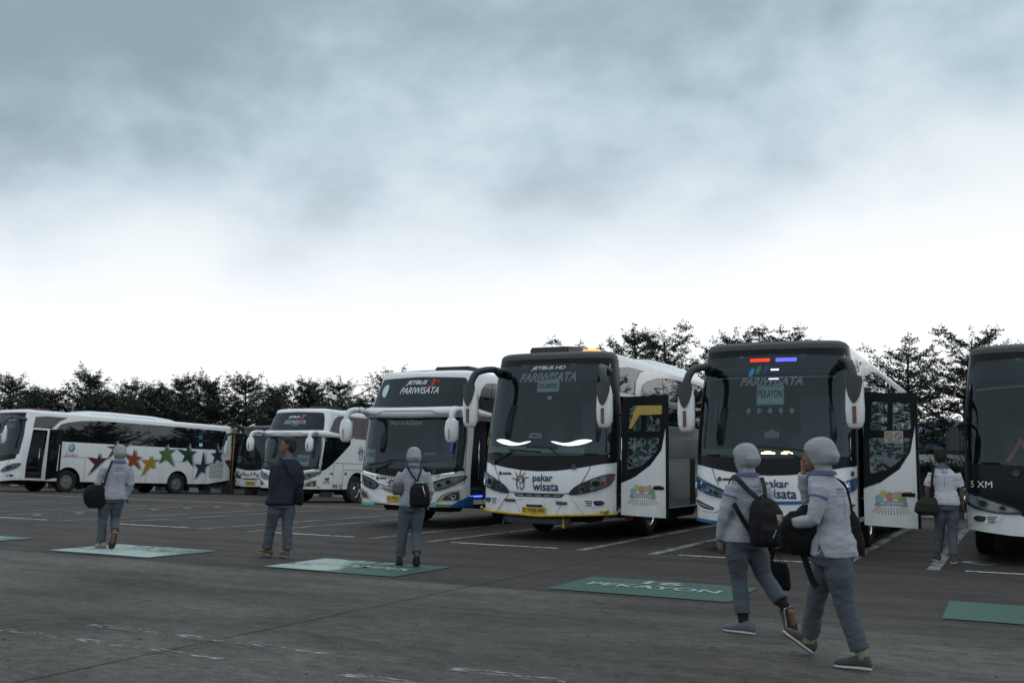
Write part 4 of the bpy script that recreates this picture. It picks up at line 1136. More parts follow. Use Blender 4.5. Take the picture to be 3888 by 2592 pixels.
STARS = {'maroon': [(4.11, 1.81), (4.2, 1.56), (4.55, 1.6), (4.3, 1.39), (3.59, .74), (3.92, 1.27), (3.53, 1.59), (4.04, 1.53)],
 'dull_red': [(4.94, 2.4), (5.06, 2.14), (5.77, 2.31), (5.26, 1.98), (5.3, 1.75), (5.02, 1.95), (4.5, 1.5), (4.8, 2.0), (4.45, 2.1), (4.86, 2.14)],
 'orange_red': [(5.96, 2.07), (6.09, 1.72), (6.38, 1.68), (6.14, 1.51), (6.38, 1.08), (5.96, 1.36), (5.63, 1.11), (5.72, 1.52), (5.31, 1.86), (5.86, 1.71)],
 'golden': [(6.9, 1.79), (6.99, 1.6), (7.39, 1.61), (7.07, 1.43), (7.16, 1.15), (6.89, 1.26), (6.41, .75), (6.64, 1.36), (6.36, 1.57), (6.79, 1.58)],
 'leaf_green': [(7.76, 2.38), (7.89, 2.1), (8.31, 2.15), (7.98, 1.88), (8.28, 1.3), (7.8, 1.65), (7.38, 1.41), (7.54, 1.81), (7.32, 2.02), (7.66, 2.07)],
 'deep_green': [(9.09, 2.5), (9.2, 2.1), (9.57, 2.09), (9.3, 1.88), (9.42, 1.33), (9.06, 1.67), (8.75, 1.54), (8.87, 1.86), (8.37, 2.18), (8.95, 2.09)],
 'slate_blue': [(10.01, 2.14), (10.18, 1.5), (10.55, 1.52), (10.19, 1.33), (10.18, 1.03), (9.95, 1.11), (9.55, .67), (9.76, 1.23), (9.52, 1.48), (9.92, 1.46)],
 'indigo': [(10.83, 2.62), (11.03, 2.09), (11.41, 2.2), (11.09, 1.95), (11.23, 1.59), (10.91, 1.76), (10.57, 1.31), (10.75, 1.87), (10.5, 2.04), (10.81, 2.08)]}
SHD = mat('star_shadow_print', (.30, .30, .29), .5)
for nm, col in emb:
    P = [(cA.sy(a), b) for a, b in STARS[nm]]
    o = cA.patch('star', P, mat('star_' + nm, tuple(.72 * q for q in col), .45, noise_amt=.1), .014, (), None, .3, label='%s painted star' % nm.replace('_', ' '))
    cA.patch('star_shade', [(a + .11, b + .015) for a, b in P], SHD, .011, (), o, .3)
cA.text('Starbus', cA.sy(2.72), 1.66, .66, .17, RED, .45, -.004, off=.010)
g = disc_geo(0, 0, .17, .18, 24); o = cA.decal('globe_logo', g, cA.sy(2.70), 1.96, mat('globe_blue', (.03, .17, .30), .4), .009)
cA.decal('globe_face', disc_geo(-.03, .02, .125, .13, 20), cA.sy(2.70), 1.96, mat('globe_grey', (.42, .46, .46), .4), .012, o)
cA.patch('rear_flash', [(cA.sy(11.42), 1.72), (cA.sy(11.9), 1.75), (cA.sy(11.9), 1.2)], mat('maroon_flash', (.13, .012, .02), .4), .008)
box('roof_hatch', (.2, 1.6, cA.zt + .21), (.9, .8, .07), mat('hatch_rust', (.16, .07, .05), .7), cA.root, .02)
for y in (9.85,):
    cA.patch('blue_notice', [(cA.sy(y) - .11, 2.72), (cA.sy(y) + .11, 2.72), (cA.sy(y) + .11, 2.92), (cA.sy(y) - .11, 2.92)], mat('notice_blue', (.03, .13, .26), .5), .012)
    cA.patch('white_notice', [(cA.sy(y) - .1, 2.36), (cA.sy(y) + .1, 2.36), (cA.sy(y) + .1, 2.52), (cA.sy(y) - .1, 2.52)], PAPER, .012)
for sg in (1, -1): box('mud_flap', (sg * 1.05, 3.42, .42), (.42, .02, .52), RUBBER, cA.root); box('mud_flap', (sg * 1.05, 9.35, .42), (.42, .02, .52), RUBBER, cA.root); 
box('exhaust_box', (.9, 10.6, .36), (.5, .4, .36), CHASSIS, cA.root, .03)

# ---- little coach far behind with stars on its nose
cB = Coach('far_coach', 'far white coach with tiny stars and a yellow plate on its nose', (-34.2, 39.35, -.42, -.03))
hd_shell(cB, 1.45, silver=False, door=False); hd_details(cB)
for sg in (1, -1): hd_lamp(cB, sg, False)
plate(cB, 0.05, .62, 'B 7211 NA', .62, .19)
for (nm, col), x, z in zip(emb, (-.62, -.45, -.3, -.12, .08, .3, .48, .68), (1.02, 1.1, 1.04, 1.0, 1.08, 1.1, 1.0, 1.1)):
    P = []
    for k in range(10):
        a = math.pi / 2 + .25 + math.pi * k / 5; r = .10 if k % 2 == 0 else .042; P.append((x + r * math.cos(a), z + r * math.sin(a) * 1.1))
    cB.patch('star', P, MATS['star_' + nm], .012, (), None, .3)
maker_badge(cB, -.85, 1.16); sign(cB, -.98, 1.80, .42, .34, 'JATENG', 'PT')
cB.text('JETBUS', .05, 3.05, .7, .14, LETTER, .35, .02, off=.012); mirror_hd(cB, -1); mirror_hd(cB, 1)
wiper(cB, .5, 1.42, -.2, 1.66, [(-.8, 1.68), (.3, 1.64)])
V = [(-.62, .75, 1.6), (-.5, .75, 1.88), (-.38, .75, 1.6), (-.42, .75, 1.6), (-.5, .75, 1.8), (-.58, .75, 1.6)]
meshobj('warning_triangle', V, [(0, 5, 4, 1), (1, 4, 3, 2)], ORANGE, cB.root)
box('curtain', (-.85, 1.0, 2.3), (.35, .05, .8), mat('curtain_blue', (.12, .2, .27), .8), cB.root)

# ---- the two double-glass coaches
def hdd_shell(c, door=True, faded=False):
    S = c.sy
    bottom = [(-S(.77), .5), (-1.3, .5), (-.75, .50), (-.3, .475), (0, .47), (.3, .475), (.75, .50), (1.3, .5), (S(.77), .5)]
    lo = rounded([(-1.36, 1.27), (-.6, 1.25), (0, 1.24), (.6, 1.25), (1.36, 1.27), (1.38, 1.9), (1.33, 2.33), (0, 2.34), (-1.33, 2.33), (-1.38, 1.9)], .06)
    up = rounded([(-1.36, 2.56), (0, 2.57), (1.36, 2.56), (1.27, 3.0), (1.18, 3.22), (0, 3.25), (-1.18, 3.22), (-1.27, 3.0)], .07)
    holes = [lo, up]
    if door: holes.append([(S(.62), .60), (S(1.45), .60), (S(1.45), 2.3), (S(.62), 2.3)])
    c.body(bottom, holes)
    for nm, P in (('lower_windscreen', lo), ('upper_windscreen', up)):
        A = np.array(P).mean(0); q = [(A[0] + (x - A[0]) * 1.012, A[1] + (z - A[1]) * 1.02) for x, z in P]
        g = c.patch(nm, q, WIND, .006, (), None, .12)
        inn = [(A[0] + (x - A[0]) * .955, A[1] + (z - A[1]) * .90) for x, z in P]
        c.patch('glass_border', q, BLACK, -.006, [inn], g, .12)
    c.patch('dash_panel', [(-1.40, 1.21), (-.8, 1.12), (-.3, 1.075), (0, 1.07), (.3, 1.075), (.8, 1.12), (1.40, 1.21), (1.39, 1.275), (0, 1.245), (-1.39, 1.275)], BLACK, .006, (), None, .1)
    c.strip('chrome_strip', [(-1.36, 1.205), (-.8, 1.115), (-.3, 1.07), (0, 1.063), (.3, 1.07), (.8, 1.115), (1.36, 1.205)], .026, CHROME, .014)
    c.roof(WHITE, False); c.under(); c.cabin(); ac(c, 3.4, 8.5)
    # visor between the two screens, running back along both sides
    qs = list(np.linspace(-S(2.3), S(2.3), 90)); rings = []
    for q in qs:
        a = abs(q); t = max(0, (a - S(.5)) / (S(2.3) - S(.5)))
        h = .105 * (1 - t) + .012; o = (.14 + .05 * math.exp(-(a / .9) ** 4)) * (1 - .85 * t) + .004; zc = 2.445 - .06 * t - .012 * math.cos(q * 2.2) * (a < 1.4)
        base = c.pt(q, 2.45, 0); f_ = c.pt(q, 2.45, 1.0) - base
        ring = []
        for u, w_ in ((-.02, 1), (.45, .98), (.85, .6), (1, .1), (.95, -.5), (.6, -.95), (-.02, -1)):
            ring.append(Vector((base.x + f_.x * o * u, base.y + f_.y * o * u, zc + h * w_)))
        rings.append(ring)
    v, f = ring_loft(rings); f = [tuple(reversed(q)) for q in f]
    vis = meshobj('visor', v, f, WHITE2, c.root, True)
    pts = [(-1.15, 2.40), (-.75, 2.41), (-.6, 2.47), (.6, 2.47), (.75, 2.41), (1.15, 2.40)]
    V = []; pts = densify_open(pts, .06)
    for q, z in pts:
        a = abs(q); o = (.14 + .05 * math.exp(-(a / .9) ** 4)) + .008 - (abs(z - 2.45) / .1) ** 2 * .02
        V += [c.pt(q, z + .013, o), c.pt(q, z - .013, o)]
    meshobj('visor_groove', V, [(2 * i + 1, 2 * i + 3, 2 * i + 2, 2 * i) for i in range(len(pts) - 1)], mat('groove_grey', (.20, .21, .22), .5), vis)
    for sg in (1, -1):
        f = (lambda p: p) if sg > 0 else mir
        P = curve_poly([(.62, .90), (.74, .79), (1.0, .84), (1.25, .95), (1.50, 1.105), (1.2, 1.10), (.88, 1.03)], 3)
        headlight(c, f(P), mat('lamp_border', (.02, .021, .022), .3), None, ((sg * .86, .91, .07), (sg * 1.06, .97, .08)), f(curve_poly([(.67, .90), (.76, .825), (1.0, .87), (1.22, .97), (1.42, 1.085), (1.18, 1.075), (.9, 1.0)], 3)))
        sc = rounded([(.80, .575), (.93, .70), (1.12, .775), (1.30, .80), (1.32, .60)], .03)
        pod = c.patch('fog_pod', f(sc), CREAM if sg else CREAM, .010, (), None, .08, thick=.01)
        c.patch('fog_recess', f(rounded([(.93, .60), (1.0, .69), (1.14, .755), (1.28, .78), (1.30, .61)], .03)), LAMPDK, .013, (), pod, .08)
        c.decal('fog_light', disc_geo(0, 0, .05, .05, 14), sg * 1.17, .675, CHROME, .02, pod)
        c.decal('fog_core', disc_geo(0, 0, .03, .03, 12), sg * 1.17, .675, BLACK, .024, pod)
        # raised swoosh from the lamp to the middle of the bumper
        sw = [(1.50, .98), (1.34, .88), (1.1, .80), (.84, .70), (.6, .575), (.35, .53), (.35, .50), (.62, .52), (.80, .56), (.93, .715), (1.12, .79), (1.32, .815), (1.36, .60), (1.44, .60), (1.50, .8)]
        c.patch('bumper_cheek', f(sw), WHITE, .03, (), None, .08, thick=.03)
        # side glass
        if door and sg > 0: pass
        else: c.patch('side_door_glass', f([(S(.42), 1.12), (S(.75), 1.22), (S(1.1), 1.42), (S(2.1), 2.14), (S(2.1), 2.34), (S(.47), 2.34)]), TINT, .008, (), None, .15)
        if door and sg > 0: c.patch('side_glass', f([(S(1.5), 1.72), (S(2.1), 2.14), (S(2.1), 2.34), (S(1.5), 2.34)]), TINT, .008, (), None, .15)
        w = c.patch('side_window', f([(S(.66), 2.56), (S(.80), 3.0), (S(1.02), 3.14), (S(1.4), 3.17), (S(11.4), 3.17), (S(11.5), 2.5), (S(11.2), 2.3), (S(2.4), 2.36)]), TINT if not faded else mat('curtained_glass', (.15, .13, .14), .06, noise_amt=.1), .008, (), None, .2)
        for y in (1.35, 2.95, 4.6, 6.2, 7.8, 9.4): c.strip('window_joint', [(sg * S(y), 2.4 if y > 2 else 2.55), (sg * S(y), 3.14)], .022, RUBBER, .010, w)
        for a, b in (((.40, .52), (.36, 2.3)), ((1.18, .52), (1.18, 1.45)), ((1.2, 1.44), (11.8, 1.44)), ((1.75, 1.2), (11.8, 1.2)), ((1.75, .52), (1.75, 1.44)), ((3.5, .55), (3.5, 1.44)), ((5.2, .55), (5.2, 1.44)), ((6.9, .55), (6.9, 1.44))):
            c.strip('panel_seam', [(sg * S(a[0]), a[1]), (sg * S(b[0]), b[1])], .014, GAP, .005)
        c.patch('side_marker', f([(S(1.86), 1.02), (S(1.98), 1.02), (S(1.98), 1.11), (S(1.86), 1.11)]), AMBER, .012, (), None, .2, thick=.01)
        # mirror hanging from the visor end
        mxx = 1.42 if sg > 0 else 1.20
        arm = tube('mirror_arm', smooth_path([(sg * 1.18, .30, 2.46, .075), (sg * (mxx - .09), -.05, 2.49, .078), (sg * (mxx - .02), -.34, 2.45, .075), (sg * mxx, -.44, 2.30, .07), (sg * mxx, -.44, 2.18, .06)], 4), WHITE2, c.root, 12, .8, (0, 1, 0))
        prof = [(2.28, .07, .06), (2.22, .12, .085), (2.08, .145, .10), (1.95, .14, .10), (1.84, .115, .085), (1.79, .075, .06)]
        n = 16; rings = []
        for z, rx, ry in prof: rings.append([(sg * mxx + rx * math.copysign(abs(math.cos(t)) ** .7, math.cos(t)), -.44 + ry * math.copysign(abs(math.sin(t)) ** .8, math.sin(t)), z) for t in [2 * math.pi * k / n for k in range(n)]])
        v, f2 = ring_loft(rings); h = meshobj('mirror_housing', v, f2, WHITE2, arm, True)
        V = [(sg * mxx + px, -.545 + (0 if z < 2.0 else .0), z) for z in (2.06, 1.86) for px in (-.022, .022)] + [(sg * mxx + px, -.50, z) for z in (2.06, 1.86) for px in (-.024, .024)]
        meshobj('turn_strip', V, [(0, 2, 3, 1), (0, 4, 6, 2), (1, 3, 7, 5), (2, 6, 7, 3)], AMBER if faded else mat('clear_strip', (.35, .36, .36), .3), arm)
        box('mirror_glass', (sg * mxx, -.345, 2.04), (.22, .01, .38), CHROME, arm)
        box('marker_lamp', (sg * .98, .98, c.zt + .02), (.2, .08, .05), AMBER, c.root, .015)
    c.patch('grille_slot', [(-.55, .87), (-.3, .80), (0, .78), (.3, .80), (.55, .87), (.5, .82), (.3, .74), (0, .715), (-.3, .74), (-.5, .82)], LAMPGR, .008, (), None, .1)
    c.strip('bonnet_edge', [(-.62, .905), (-.4, .86), (0, .835), (.4, .86), (.62, .905)], .016, GAP, .009)
    c.strip('bumper_edge', [(-.6, .83), (-.3, .74), (0, .715), (.3, .74), (.6, .83)], .016, GAP, .009)
    for sg in (1, -1): c.strip('bonnet_seam', [(sg * .86, 1.10), (sg * .8, 1.035)], .012, GAP, .005)
    box('roof_hatch', (.3, 1.9, c.zt + .24), (.9, .9, .1), DARK, c.root, .03)
cC = Coach('double_glass_coach', 'white double glass coach with PW 12 on its flank and a CIKARANG sign', (-23.1255, 28.33, -.115, -.0013), zt=3.24, rake=.42, wtop=.93, rakex=.28, pitch=-.018)
hdd_shell(cC, False, True)
cC.text('JETBUS', -.06, 3.05, .55, .1, LETTER, .35, .02, off=.012); cC.text('3', .33, 3.07, .16, .17, ORANGE, .3, .03, off=.012); cC.text('+', .46, 3.12, .08, .08, ORANGE, .3, .02, off=.012)
cC.text('PARIWISATA', .04, 2.87, 1.0, .15, LETTER, .35, 0, .018, off=.012); cC.strip('small_lettering', [(-.05, 2.74), (.25, 2.75)], .014, LETTERG, .012)
cC.text('VOYAGER', .05, 2.24, .5, .07, LETTERG, .35, .0, .02, off=.012)
cC.text('Adiputro', .02, 2.42, .4, .045, INK, .3, 0, off=.205)
sign(cC, .75, 1.50, .50, .40, 'CIKARANG 1', 'PT. YAMAHA MOTOR MFG', -.008)
wiper(cC, .7, 1.2, .1, 1.36, [(-.5, 1.40), (.5, 1.34)]); wiper(cC, -.4, 1.2, -.85, 1.42, [(-1.1, 1.44), (-.5, 1.38)])
emblem(cC, cC.sy(2.82), 1.83, 1.35)
cC.text('PW 12', cC.sy(1.44), .60, .56, .17, INK, 0, .012)
p = cC.patch('door_handle', [(cC.sy(.98), 1.03), (cC.sy(1.14), 1.03), (cC.sy(1.14), 1.08), (cC.sy(.98), 1.08)], BLACK, .014, (), None, .2, thick=.012)
g = join_geo(*[stroke_geo([(-.16 + .04 * k, -.05 - .05 * math.sin(k * .4)), (-.2 + .05 * k, -.13)], .01) for k in range(9)], stroke_geo([(-.2, -.06), (0, -.03), (.2, -.06)], .05))
cC.decal('ribbon_print', g, cC.sy(.8), .80, mat('faded_print', (.22, .30, .30), .6), .008)
for i, (x, z, col) in enumerate(((-.08, .05, 'golden'), (0.0, .03, 'dull_red'), (.09, .04, 'leaf_green'))): cC.decal('balloon_print', disc_geo(x, z, .05, .055, 12), cC.sy(.8), .82, MATS['star_' + col], .009 + i * .001)
cD = Coach('double_glass_coach', 'white double glass coach with a green and blue lower lip and a KARAWANG sign', (-11.583, 18.13, 0, -.0023), zt=3.26, rake=.42, wtop=.93, rakex=.28)
hdd_shell(cD, True); entry(cD, True)
cD.text('JETBUS', -.06, 3.11, .58, .12, LETTER, .35, .02, off=.012); cD.text('3', .36, 3.10, .17, .18, RED, .3, .03, off=.012); cD.text('+', .50, 3.14, .09, .09, RED, .3, .02, off=.012)
cD.text('PARIWISATA', .07, 2.94, 1.02, .15, LETTER, .22, .004, off=.012); cD.text('VOYAGER', -.06, 2.22, .80, .09, LETTERG, .35, 0, .024, off=.012)
cD.patch('mascot_sticker', curve_poly([(-.86, 2.80), (-.98, 2.86), (-1.02, 2.98), (-.96, 3.08), (-.86, 3.08), (-.83, 2.95)], 3), mat('sticker_mint', (.5, .62, .55), .5), .010)
sign(cD, -.98, 1.51, .34, .29, 'KARAWANG', 'PT. YMMWJ', -.008, 'TIMUR')
wiper(cD, .75, 1.2, .1, 1.40, [(-.4, 1.43), (.55, 1.39)]); wiper(cD, -.75, 1.2, -.3, 1.36, [(-1.0, 1.3), (-.1, 1.43)])
cD.strip('window_strip', [(.0, 1.33), (1.05, 1.33)], .10, mat('pleated_grey', (.13, .14, .145), .7), -.03)
for k in range(26): cD.strip('pleat', [(.02 + k * .04, 1.29), (.02 + k * .04, 1.37)], .012, LETTERG, -.022)
maker_badge(cD, -.55, 1.03); emblem(cD, -.28, .92, .75); wordmark(cD, .1, .92, .75); plate(cD, -.14, .60, 'D 7741 AN')
for q0, q1, m_ in ((-1.5, -1.36, BLUE), (-1.36, -1.12, mat('lip_green', (.07, .22, .03), .4)), (-1.12, -.72, mat('lip_cyan', (.12, .42, .52), .4)), (.5, .80, MATS['lip_cyan']), (.80, 1.1, MATS['lip_green']), (1.1, 1.75, BLUE)):
    cD.strip('lip_stripe', [(q0, .485), (q1, .485)], .06, m_, .012)
cD.patch('blue_corner', [(1.12, .50), (1.75, .50), (1.75, .68), (1.5, .68), (1.3, .6)], BLUE, .034, (), None, .1)
tube('cabin_light_strip', [(.62, .95, 1.62, .007), (.66, .95, 1.9, .007), (.72, .95, 2.12, .007)], lit('blue_thread', (.08, .15, 1.0), 1.2), cD.root, 5)
box('dash_towel', (.2, .8, 1.56), (.34, .2, .07), LETTERG, cD.root, .03)

# ---- the two middle coaches with open doors
cE = Coach('middle_coach', 'white and black coach with its yellow front lip, door open and CIKAMPEK sign', (-7.711, 16.641, 0, -.0007))
def silver_flanks(c):
    for sg in (1, -1):
        f = (lambda p: p) if sg > 0 else mir
        S = c.sy
        c.patch('side_panel', f([(S(1.56), 1.58), (S(11.9), 1.58), (S(11.9), 2.2), (S(1.56), 2.2)]), SILVER, .007, (), None, .3)
        c.patch('locker_door', f([(S(3.47), .54), (S(5.18), .54), (S(5.18), 1.54), (S(3.47), 1.54)]), SILVER, .007, (), None, .3)
        c.patch('locker_door', f([(S(5.62), .54), (S(7.86), .54), (S(7.86), 1.14), (S(8.2), 1.30), (S(8.2), 1.54), (S(5.62), 1.54)]), SILVER, .007, (), None, .3)
        c.patch('locker_opening', f([(S(5.22), .54), (S(5.6), .54), (S(5.6), 1.54), (S(5.22), 1.54)]), BLACK, .008, (), None, .3)
hd_shell(cE, 1.5); hd_details(cE); entry(cE); silver_flanks(cE)
for sg in (1, -1): hd_lamp(cE, sg)
door_leaf(cE, 1.37, .62, .84, .46, 2.63, 'two', visor=True)
mirror_hd(cE, -1, -.2, 3.10); mirror_hd(cE, 1, -.03, 3.08)
cE.text('JETBUS HD', .01, 3.17, .76, .085, LETTER, .35, .01, off=.012); cE.text('PARIWISATA', 0.01, 3.0, 1.22, .17, LETTERG, .35, 0, .016, off=.012)
sign(cE, .04, 2.83, .47, .23, 'CIKAMPEK', '', -.008)
cE.patch('cab_screen', [(.28, 2.72), (.68, 2.72), (.68, 2.95), (.28, 2.95)], BLACK, -.05)
EYE = lit('white_led', (.85, .92, 1.0), 1.6)
for sg in (1, -1):
    P = curve_poly([(.20, 1.795), (.34, 1.745), (.56, 1.715), (.80, 1.745), (.98, 1.815), (.84, 1.835), (.70, 1.815), (.58, 1.78), (.44, 1.765), (.30, 1.79)], 4)
    cE.patch('light_strip', P if sg > 0 else mir(P), EYE, .012, (), None, .1)
lb = cE.patch('led_board', [(-1.12, 1.585), (.86, 1.585), (.86, 1.69), (-1.12, 1.69)], mat('board_grey', (.035, .037, .038), .6), -.02)
for k in range(6): cE.strip('board_louvre', [(-1.11, 1.595 + .018 * k), (.85, 1.595 + .018 * k)], .008, LOUVRE, .002, lb)
cE.patch('dash_card', [(-.32, 1.86), (-.04, 1.86), (-.06, 1.95), (-.29, 1.95)], PAPER, -.10); cE.text('YAMAHA', -.18, 1.905, .22, .05, INK, 0, .01, off=-.095)
cE.patch('yellow_sticker', [(-1.36, 1.72), (-1.26, 1.78), (-1.26, 1.92), (-1.36, 1.86)], YELLOW, .012)
cE.patch('mirror_tag', [(.02, 2.58), (.12, 2.58), (.11, 2.64), (.02, 2.64)], LETTER, -.06)
wiper(cE, .68, 1.34, .2, 1.67, [(-.28, 1.70), (.34, 1.68)]); wiper(cE, -1.0, 1.4, -.55, 1.62, [(-.65, 1.64), (.02, 1.60)])
emblem(cE, -.37, 1.075, .86); wordmark(cE, .10, 1.045, .95); maker_badge(cE, -.70, 1.20)
plate(cE, -.08, .535, 'D 7620 AN')
box('number_lamp_bar', (-.06, -.045, .63), (.33, .03, .035), BLACK, cE.root, .008)
for x, z in ((-.58, .715), (.46, .69)):
    b = cE.patch('led_bar', [(x - .1, z - .022), (x + .1, z - .022), (x + .1, z + .022), (x - .1, z + .022)], BLACK, .03, (), None, .1, thick=.028)
    for k in range(5): cE.decal('led_lens', disc_geo(0, 0, .01, n=8), x - .072 + .036 * k, z, LAMPGR, .034, b)
lip = [cE.pt(q, .50 + (.0 if abs(q) < 1 else .03 * (abs(q) - 1)) - .05 * max(0, 1 - abs(q) / 1.1), .05) for q in np.linspace(-1.5, 1.5, 41)]
tube('front_rail', [(p.x, p.y, p.z, .022) for p in lip], YELLOW, cE.root, 8)
for sg in (-1, 1): tube('rail_bracket', [(sg * 1.2, .16, .50, .02), (sg * 1.28, .2, .56, .026), (sg * 1.18, .06, .56, .02)], YELLOW, cE.root, 8)
box('skid_plate', (-.05, .12, .36), (1.3, .1, .12), DARK, cE.root, .02)
g = text_geo('SCANIA', .75, .10, .3, .007); meshobj('lettering', [(p[0] - .05, .066, p[1] + .36) for p in g[0]], g[1], mat('dim_letter', (.07, .07, .07), .6), cE.root)
tube('hanging_strap', [(-.72, .12, .46, .02), (-.78, .1, .2, .02)], mat('strap_blue', (.04, .07, .1), .8), cE.root, 6); tube('tow_strap', [(.46, .1, .45, .012), (.47, .08, .36, .02), (.46, .08, .28, .02), (.48, .08, .24, .03)], YELLOW, cE.root, 6)
box('reflector_block', (-.66, .2, .40), (.14, .1, .1), ORANGE, cE.root); box('reflector_block', (1.02, 2.0, .40), (.14, .1, .14), ORANGE, cE.root)
R_ = [(-.62, 1.5), (.16, 1.5), (.16, 2.4), (-.62, 2.4)]
bm = bmesh.new(); box_bm(bm, (-.23, 1.3, cE.zt + .24), (.82, .8, .16), Matrix.Rotation(.10, 3, 'X'), .03); bmobj('roof_hatch', bm, DARK, cE.root)
bc = box('beacon', (.62, 1.0, cE.zt + .17), (.34, .12, .09), lit('beacon_amber', (1.0, .42, .09), 1.7), cE.root, .02); box('beacon_base', (.62, 1.0, cE.zt + .11), (.38, .16, .05), DARK, bc)
o = emblem(cE, cE.sy(2.1), 1.85, 1.2, None, .012); cE.text('wisata', cE.sy(2.95), 1.80, .95, .3, NAVY, 0, .02, off=.014)
cF = Coach('middle_coach', 'white coach with blue headlight trim, lit red and blue screen lights and PEKAYON sign', (-3.5024, 16.388, 0, .003))
hd_shell(cF, 1.5); entry(cF); silver_flanks(cF)
c = cF
for sg in (1, -1):
    f = (lambda p: p) if sg > 0 else mir
    P = curve_poly([(.66, .86), (.70, .98), (1.0, 1.11), (1.3, 1.22), (1.50, 1.24), (1.50, 1.12), (1.25, 1.0), (.95, .90)], 3)
    headlight(c, f(P), BLUE, None, ((sg * .88, .945, .05), (sg * .98, .985, .04)), f([(.74, .89), (.78, .98), (1.06, 1.08), (1.10, 1.0), (.95, .92)]))
    c.decal('glass_star', join_geo(*[stroke_geo([(0, 0, .03), (.09 * math.cos(a), .09 * math.sin(a), .004)], .02) for a in [.3 + .7 * k for k in range(6)]]), sg * 1.2, 1.09, CHROME, .02)
    pod = c.patch('fog_pod', f(rounded([(1.44, .84), (1.3, .86), (.80, .69), (.9, .63), (1.12, .66), (1.36, .76)], .03)), WHITE2, .02, (), None, .08, thick=.02)
    c.patch('fog_recess', f(rounded([(1.38, .82), (1.26, .83), (.90, .705), (.95, .665), (1.12, .69), (1.32, .77)], .02)), LAMPDK, .023, (), pod, .08)
    for k in range(3): c.strip('vent_slot', [(sg * (.95 + .1 * k), .69 + .025 * k), (sg * (1.16 + .08 * k), .755 + .02 * k)], .014, CREAM, .027, pod)
    c.strip('bonnet_seam', [(sg * .96, 1.355), (sg * .9, 1.2), (sg * .83, 1.08)], .012, GAP, .005)
c.strip('blue_band', [(-.68, .86), (-.45, .83), (0, .815), (.45, .83), (.68, .86)], .05, BLUE, .014)
c.strip('blue_lip', [(-1.6, .51), (-1.2, .495), (-.7, .455), (0, .435), (.7, .455), (1.2, .495), (1.6, .51)], .055, BLUE, .02)
mirror_hd(cF, -1, -.2, 3.0); mirror_hd(cF, 1, -.04, 3.05)
door_leaf(cF, 1.38, .66, .80, .46, 2.60, 'two', warn=True)
def led(nm, x0, x1, z0, z1, col, s, rows=3, n=14):
    geos = [disc_geo(x0 + (x1 - x0) * (i + .5 + .25 * (j % 2)) / n, z0 + (z1 - z0) * (j + .5) / rows, (x1 - x0) / n * .42, (z1 - z0) / rows * .42, 6) for i in range(n) for j in range(rows)]
    p = cF.patch(nm, [(x0, z0), (x1, z0), (x1, z1), (x0, z1)], mat(nm + '_back', tuple(q * .25 for q in col), .5, emit=col, estr=s * .25), .010); cF.decal('diode', join_geo(*geos), 0, 0, lit(nm + '_glow', col, s), .014, p)
led('red_light_bar', -.38, -.02, 3.135, 3.195, (1.0, .05, .03), 1.4); led('blue_light_bar', .08, .45, 3.13, 3.195, (.12, .14, 1.0), 2.0)
cF.patch('glow_slot', [(0, 2.985), (.14, 2.985), (.14, 3.01), (0, 3.01)], lit('blue_white', (.35, .6, 1.0), 4), .010); cF.patch('glow_slot', [(-.03, 2.83), (.14, 2.83), (.14, 2.85), (-.03, 2.85)], lit('violet_white', (.6, .5, 1.0), 3), .010)
for x, z, col in ((-.34, 2.96, (.02, .22, .42)), (-.22, 3.0, (.03, .16, .08)), (-.08, 3.02, (.02, .045, .18))):
    cF.patch('oval_sticker', curve_poly([(x - .05, z - .07), (x + .02, z - .05), (x + .055, z + .06), (x - .015, z + .05)], 5), mat('oval_%d' % int(col[2] * 100), col, .5), .010)
for z in (3.03, 2.87): cF.strip('teal_glow_line', [(-1.1, z), (1.1, z)], .02, lit('teal_line', (.02, .13, .13), .35), -.02)
cF.text('PARIWISATA', .01, 2.80, 1.06, .14, LETTERG, .35, 0, .015, off=.012); sign(cF, 0.0, 2.57, .46, .33, 'PEKAYON', 'PT. YAMAHA MOTOR MFG', -.008)
for k in range(5):
    x = -.36 + .18 * k; cF.patch('window_charm', [(x, 2.25), (x + .045, 2.31), (x, 2.37), (x - .045, 2.31)], LAMPGR, -.02)
AM = lit('amber_led', (1.0, .72, .25), 7)
lb = cF.patch('led_board', [(-1.1, 1.585), (.8, 1.585), (.8, 1.68), (-1.1, 1.68)], mat('board_grey2', (.05, .052, .05), .6), -.02)
for k in range(5): cF.strip('board_louvre', [(-1.09, 1.595 + .018 * k), (.79, 1.595 + .018 * k)], .006, LETTERG, -.012, lb)
for x0, x1 in ((-.12, .10), (.20, .38)):
    xm = (x0 + x1) / 2; cF.patch('lit_lettering', [(x0, 1.60), (x1, 1.60), (x1, 1.622), (xm + .06, 1.622), (xm + .04, 1.64), (xm - .05, 1.64), (xm - .07, 1.622), (x0, 1.622)], AM, .012)
cF.patch('dash_card', [(-.1, 1.86), (.14, 1.86), (.14, 1.96), (.06, 1.98), (.02, 2.02), (-.04, 1.97), (-.1, 1.96)], mat('pinkish_card', (.40, .34, .36), .6), -.10)
wiper(cF, .78, 1.42, .3, 1.62, [(-.25, 1.73), (.6, 1.66)])
emblem(cF, -.33, 1.07, .86); wordmark(cF, .14, 1.035, .95); maker_badge(cF, -.70, 1.18)
cF.decal('round_badge', disc_geo(0, 0, .045, n=14), 1.34, 1.30, INK, .008)
for sg in (1, -1): box('marker_lamp', (sg * .8, .62, cF.zt - .01), (.22, .06, .04), AMBER, cF.root, .012)
for sg in (1, -1): box('marker_lamp', (sg * .8, .62, cA.zt - .01), (.22, .06, .04), AMBER, cA.root, .012)

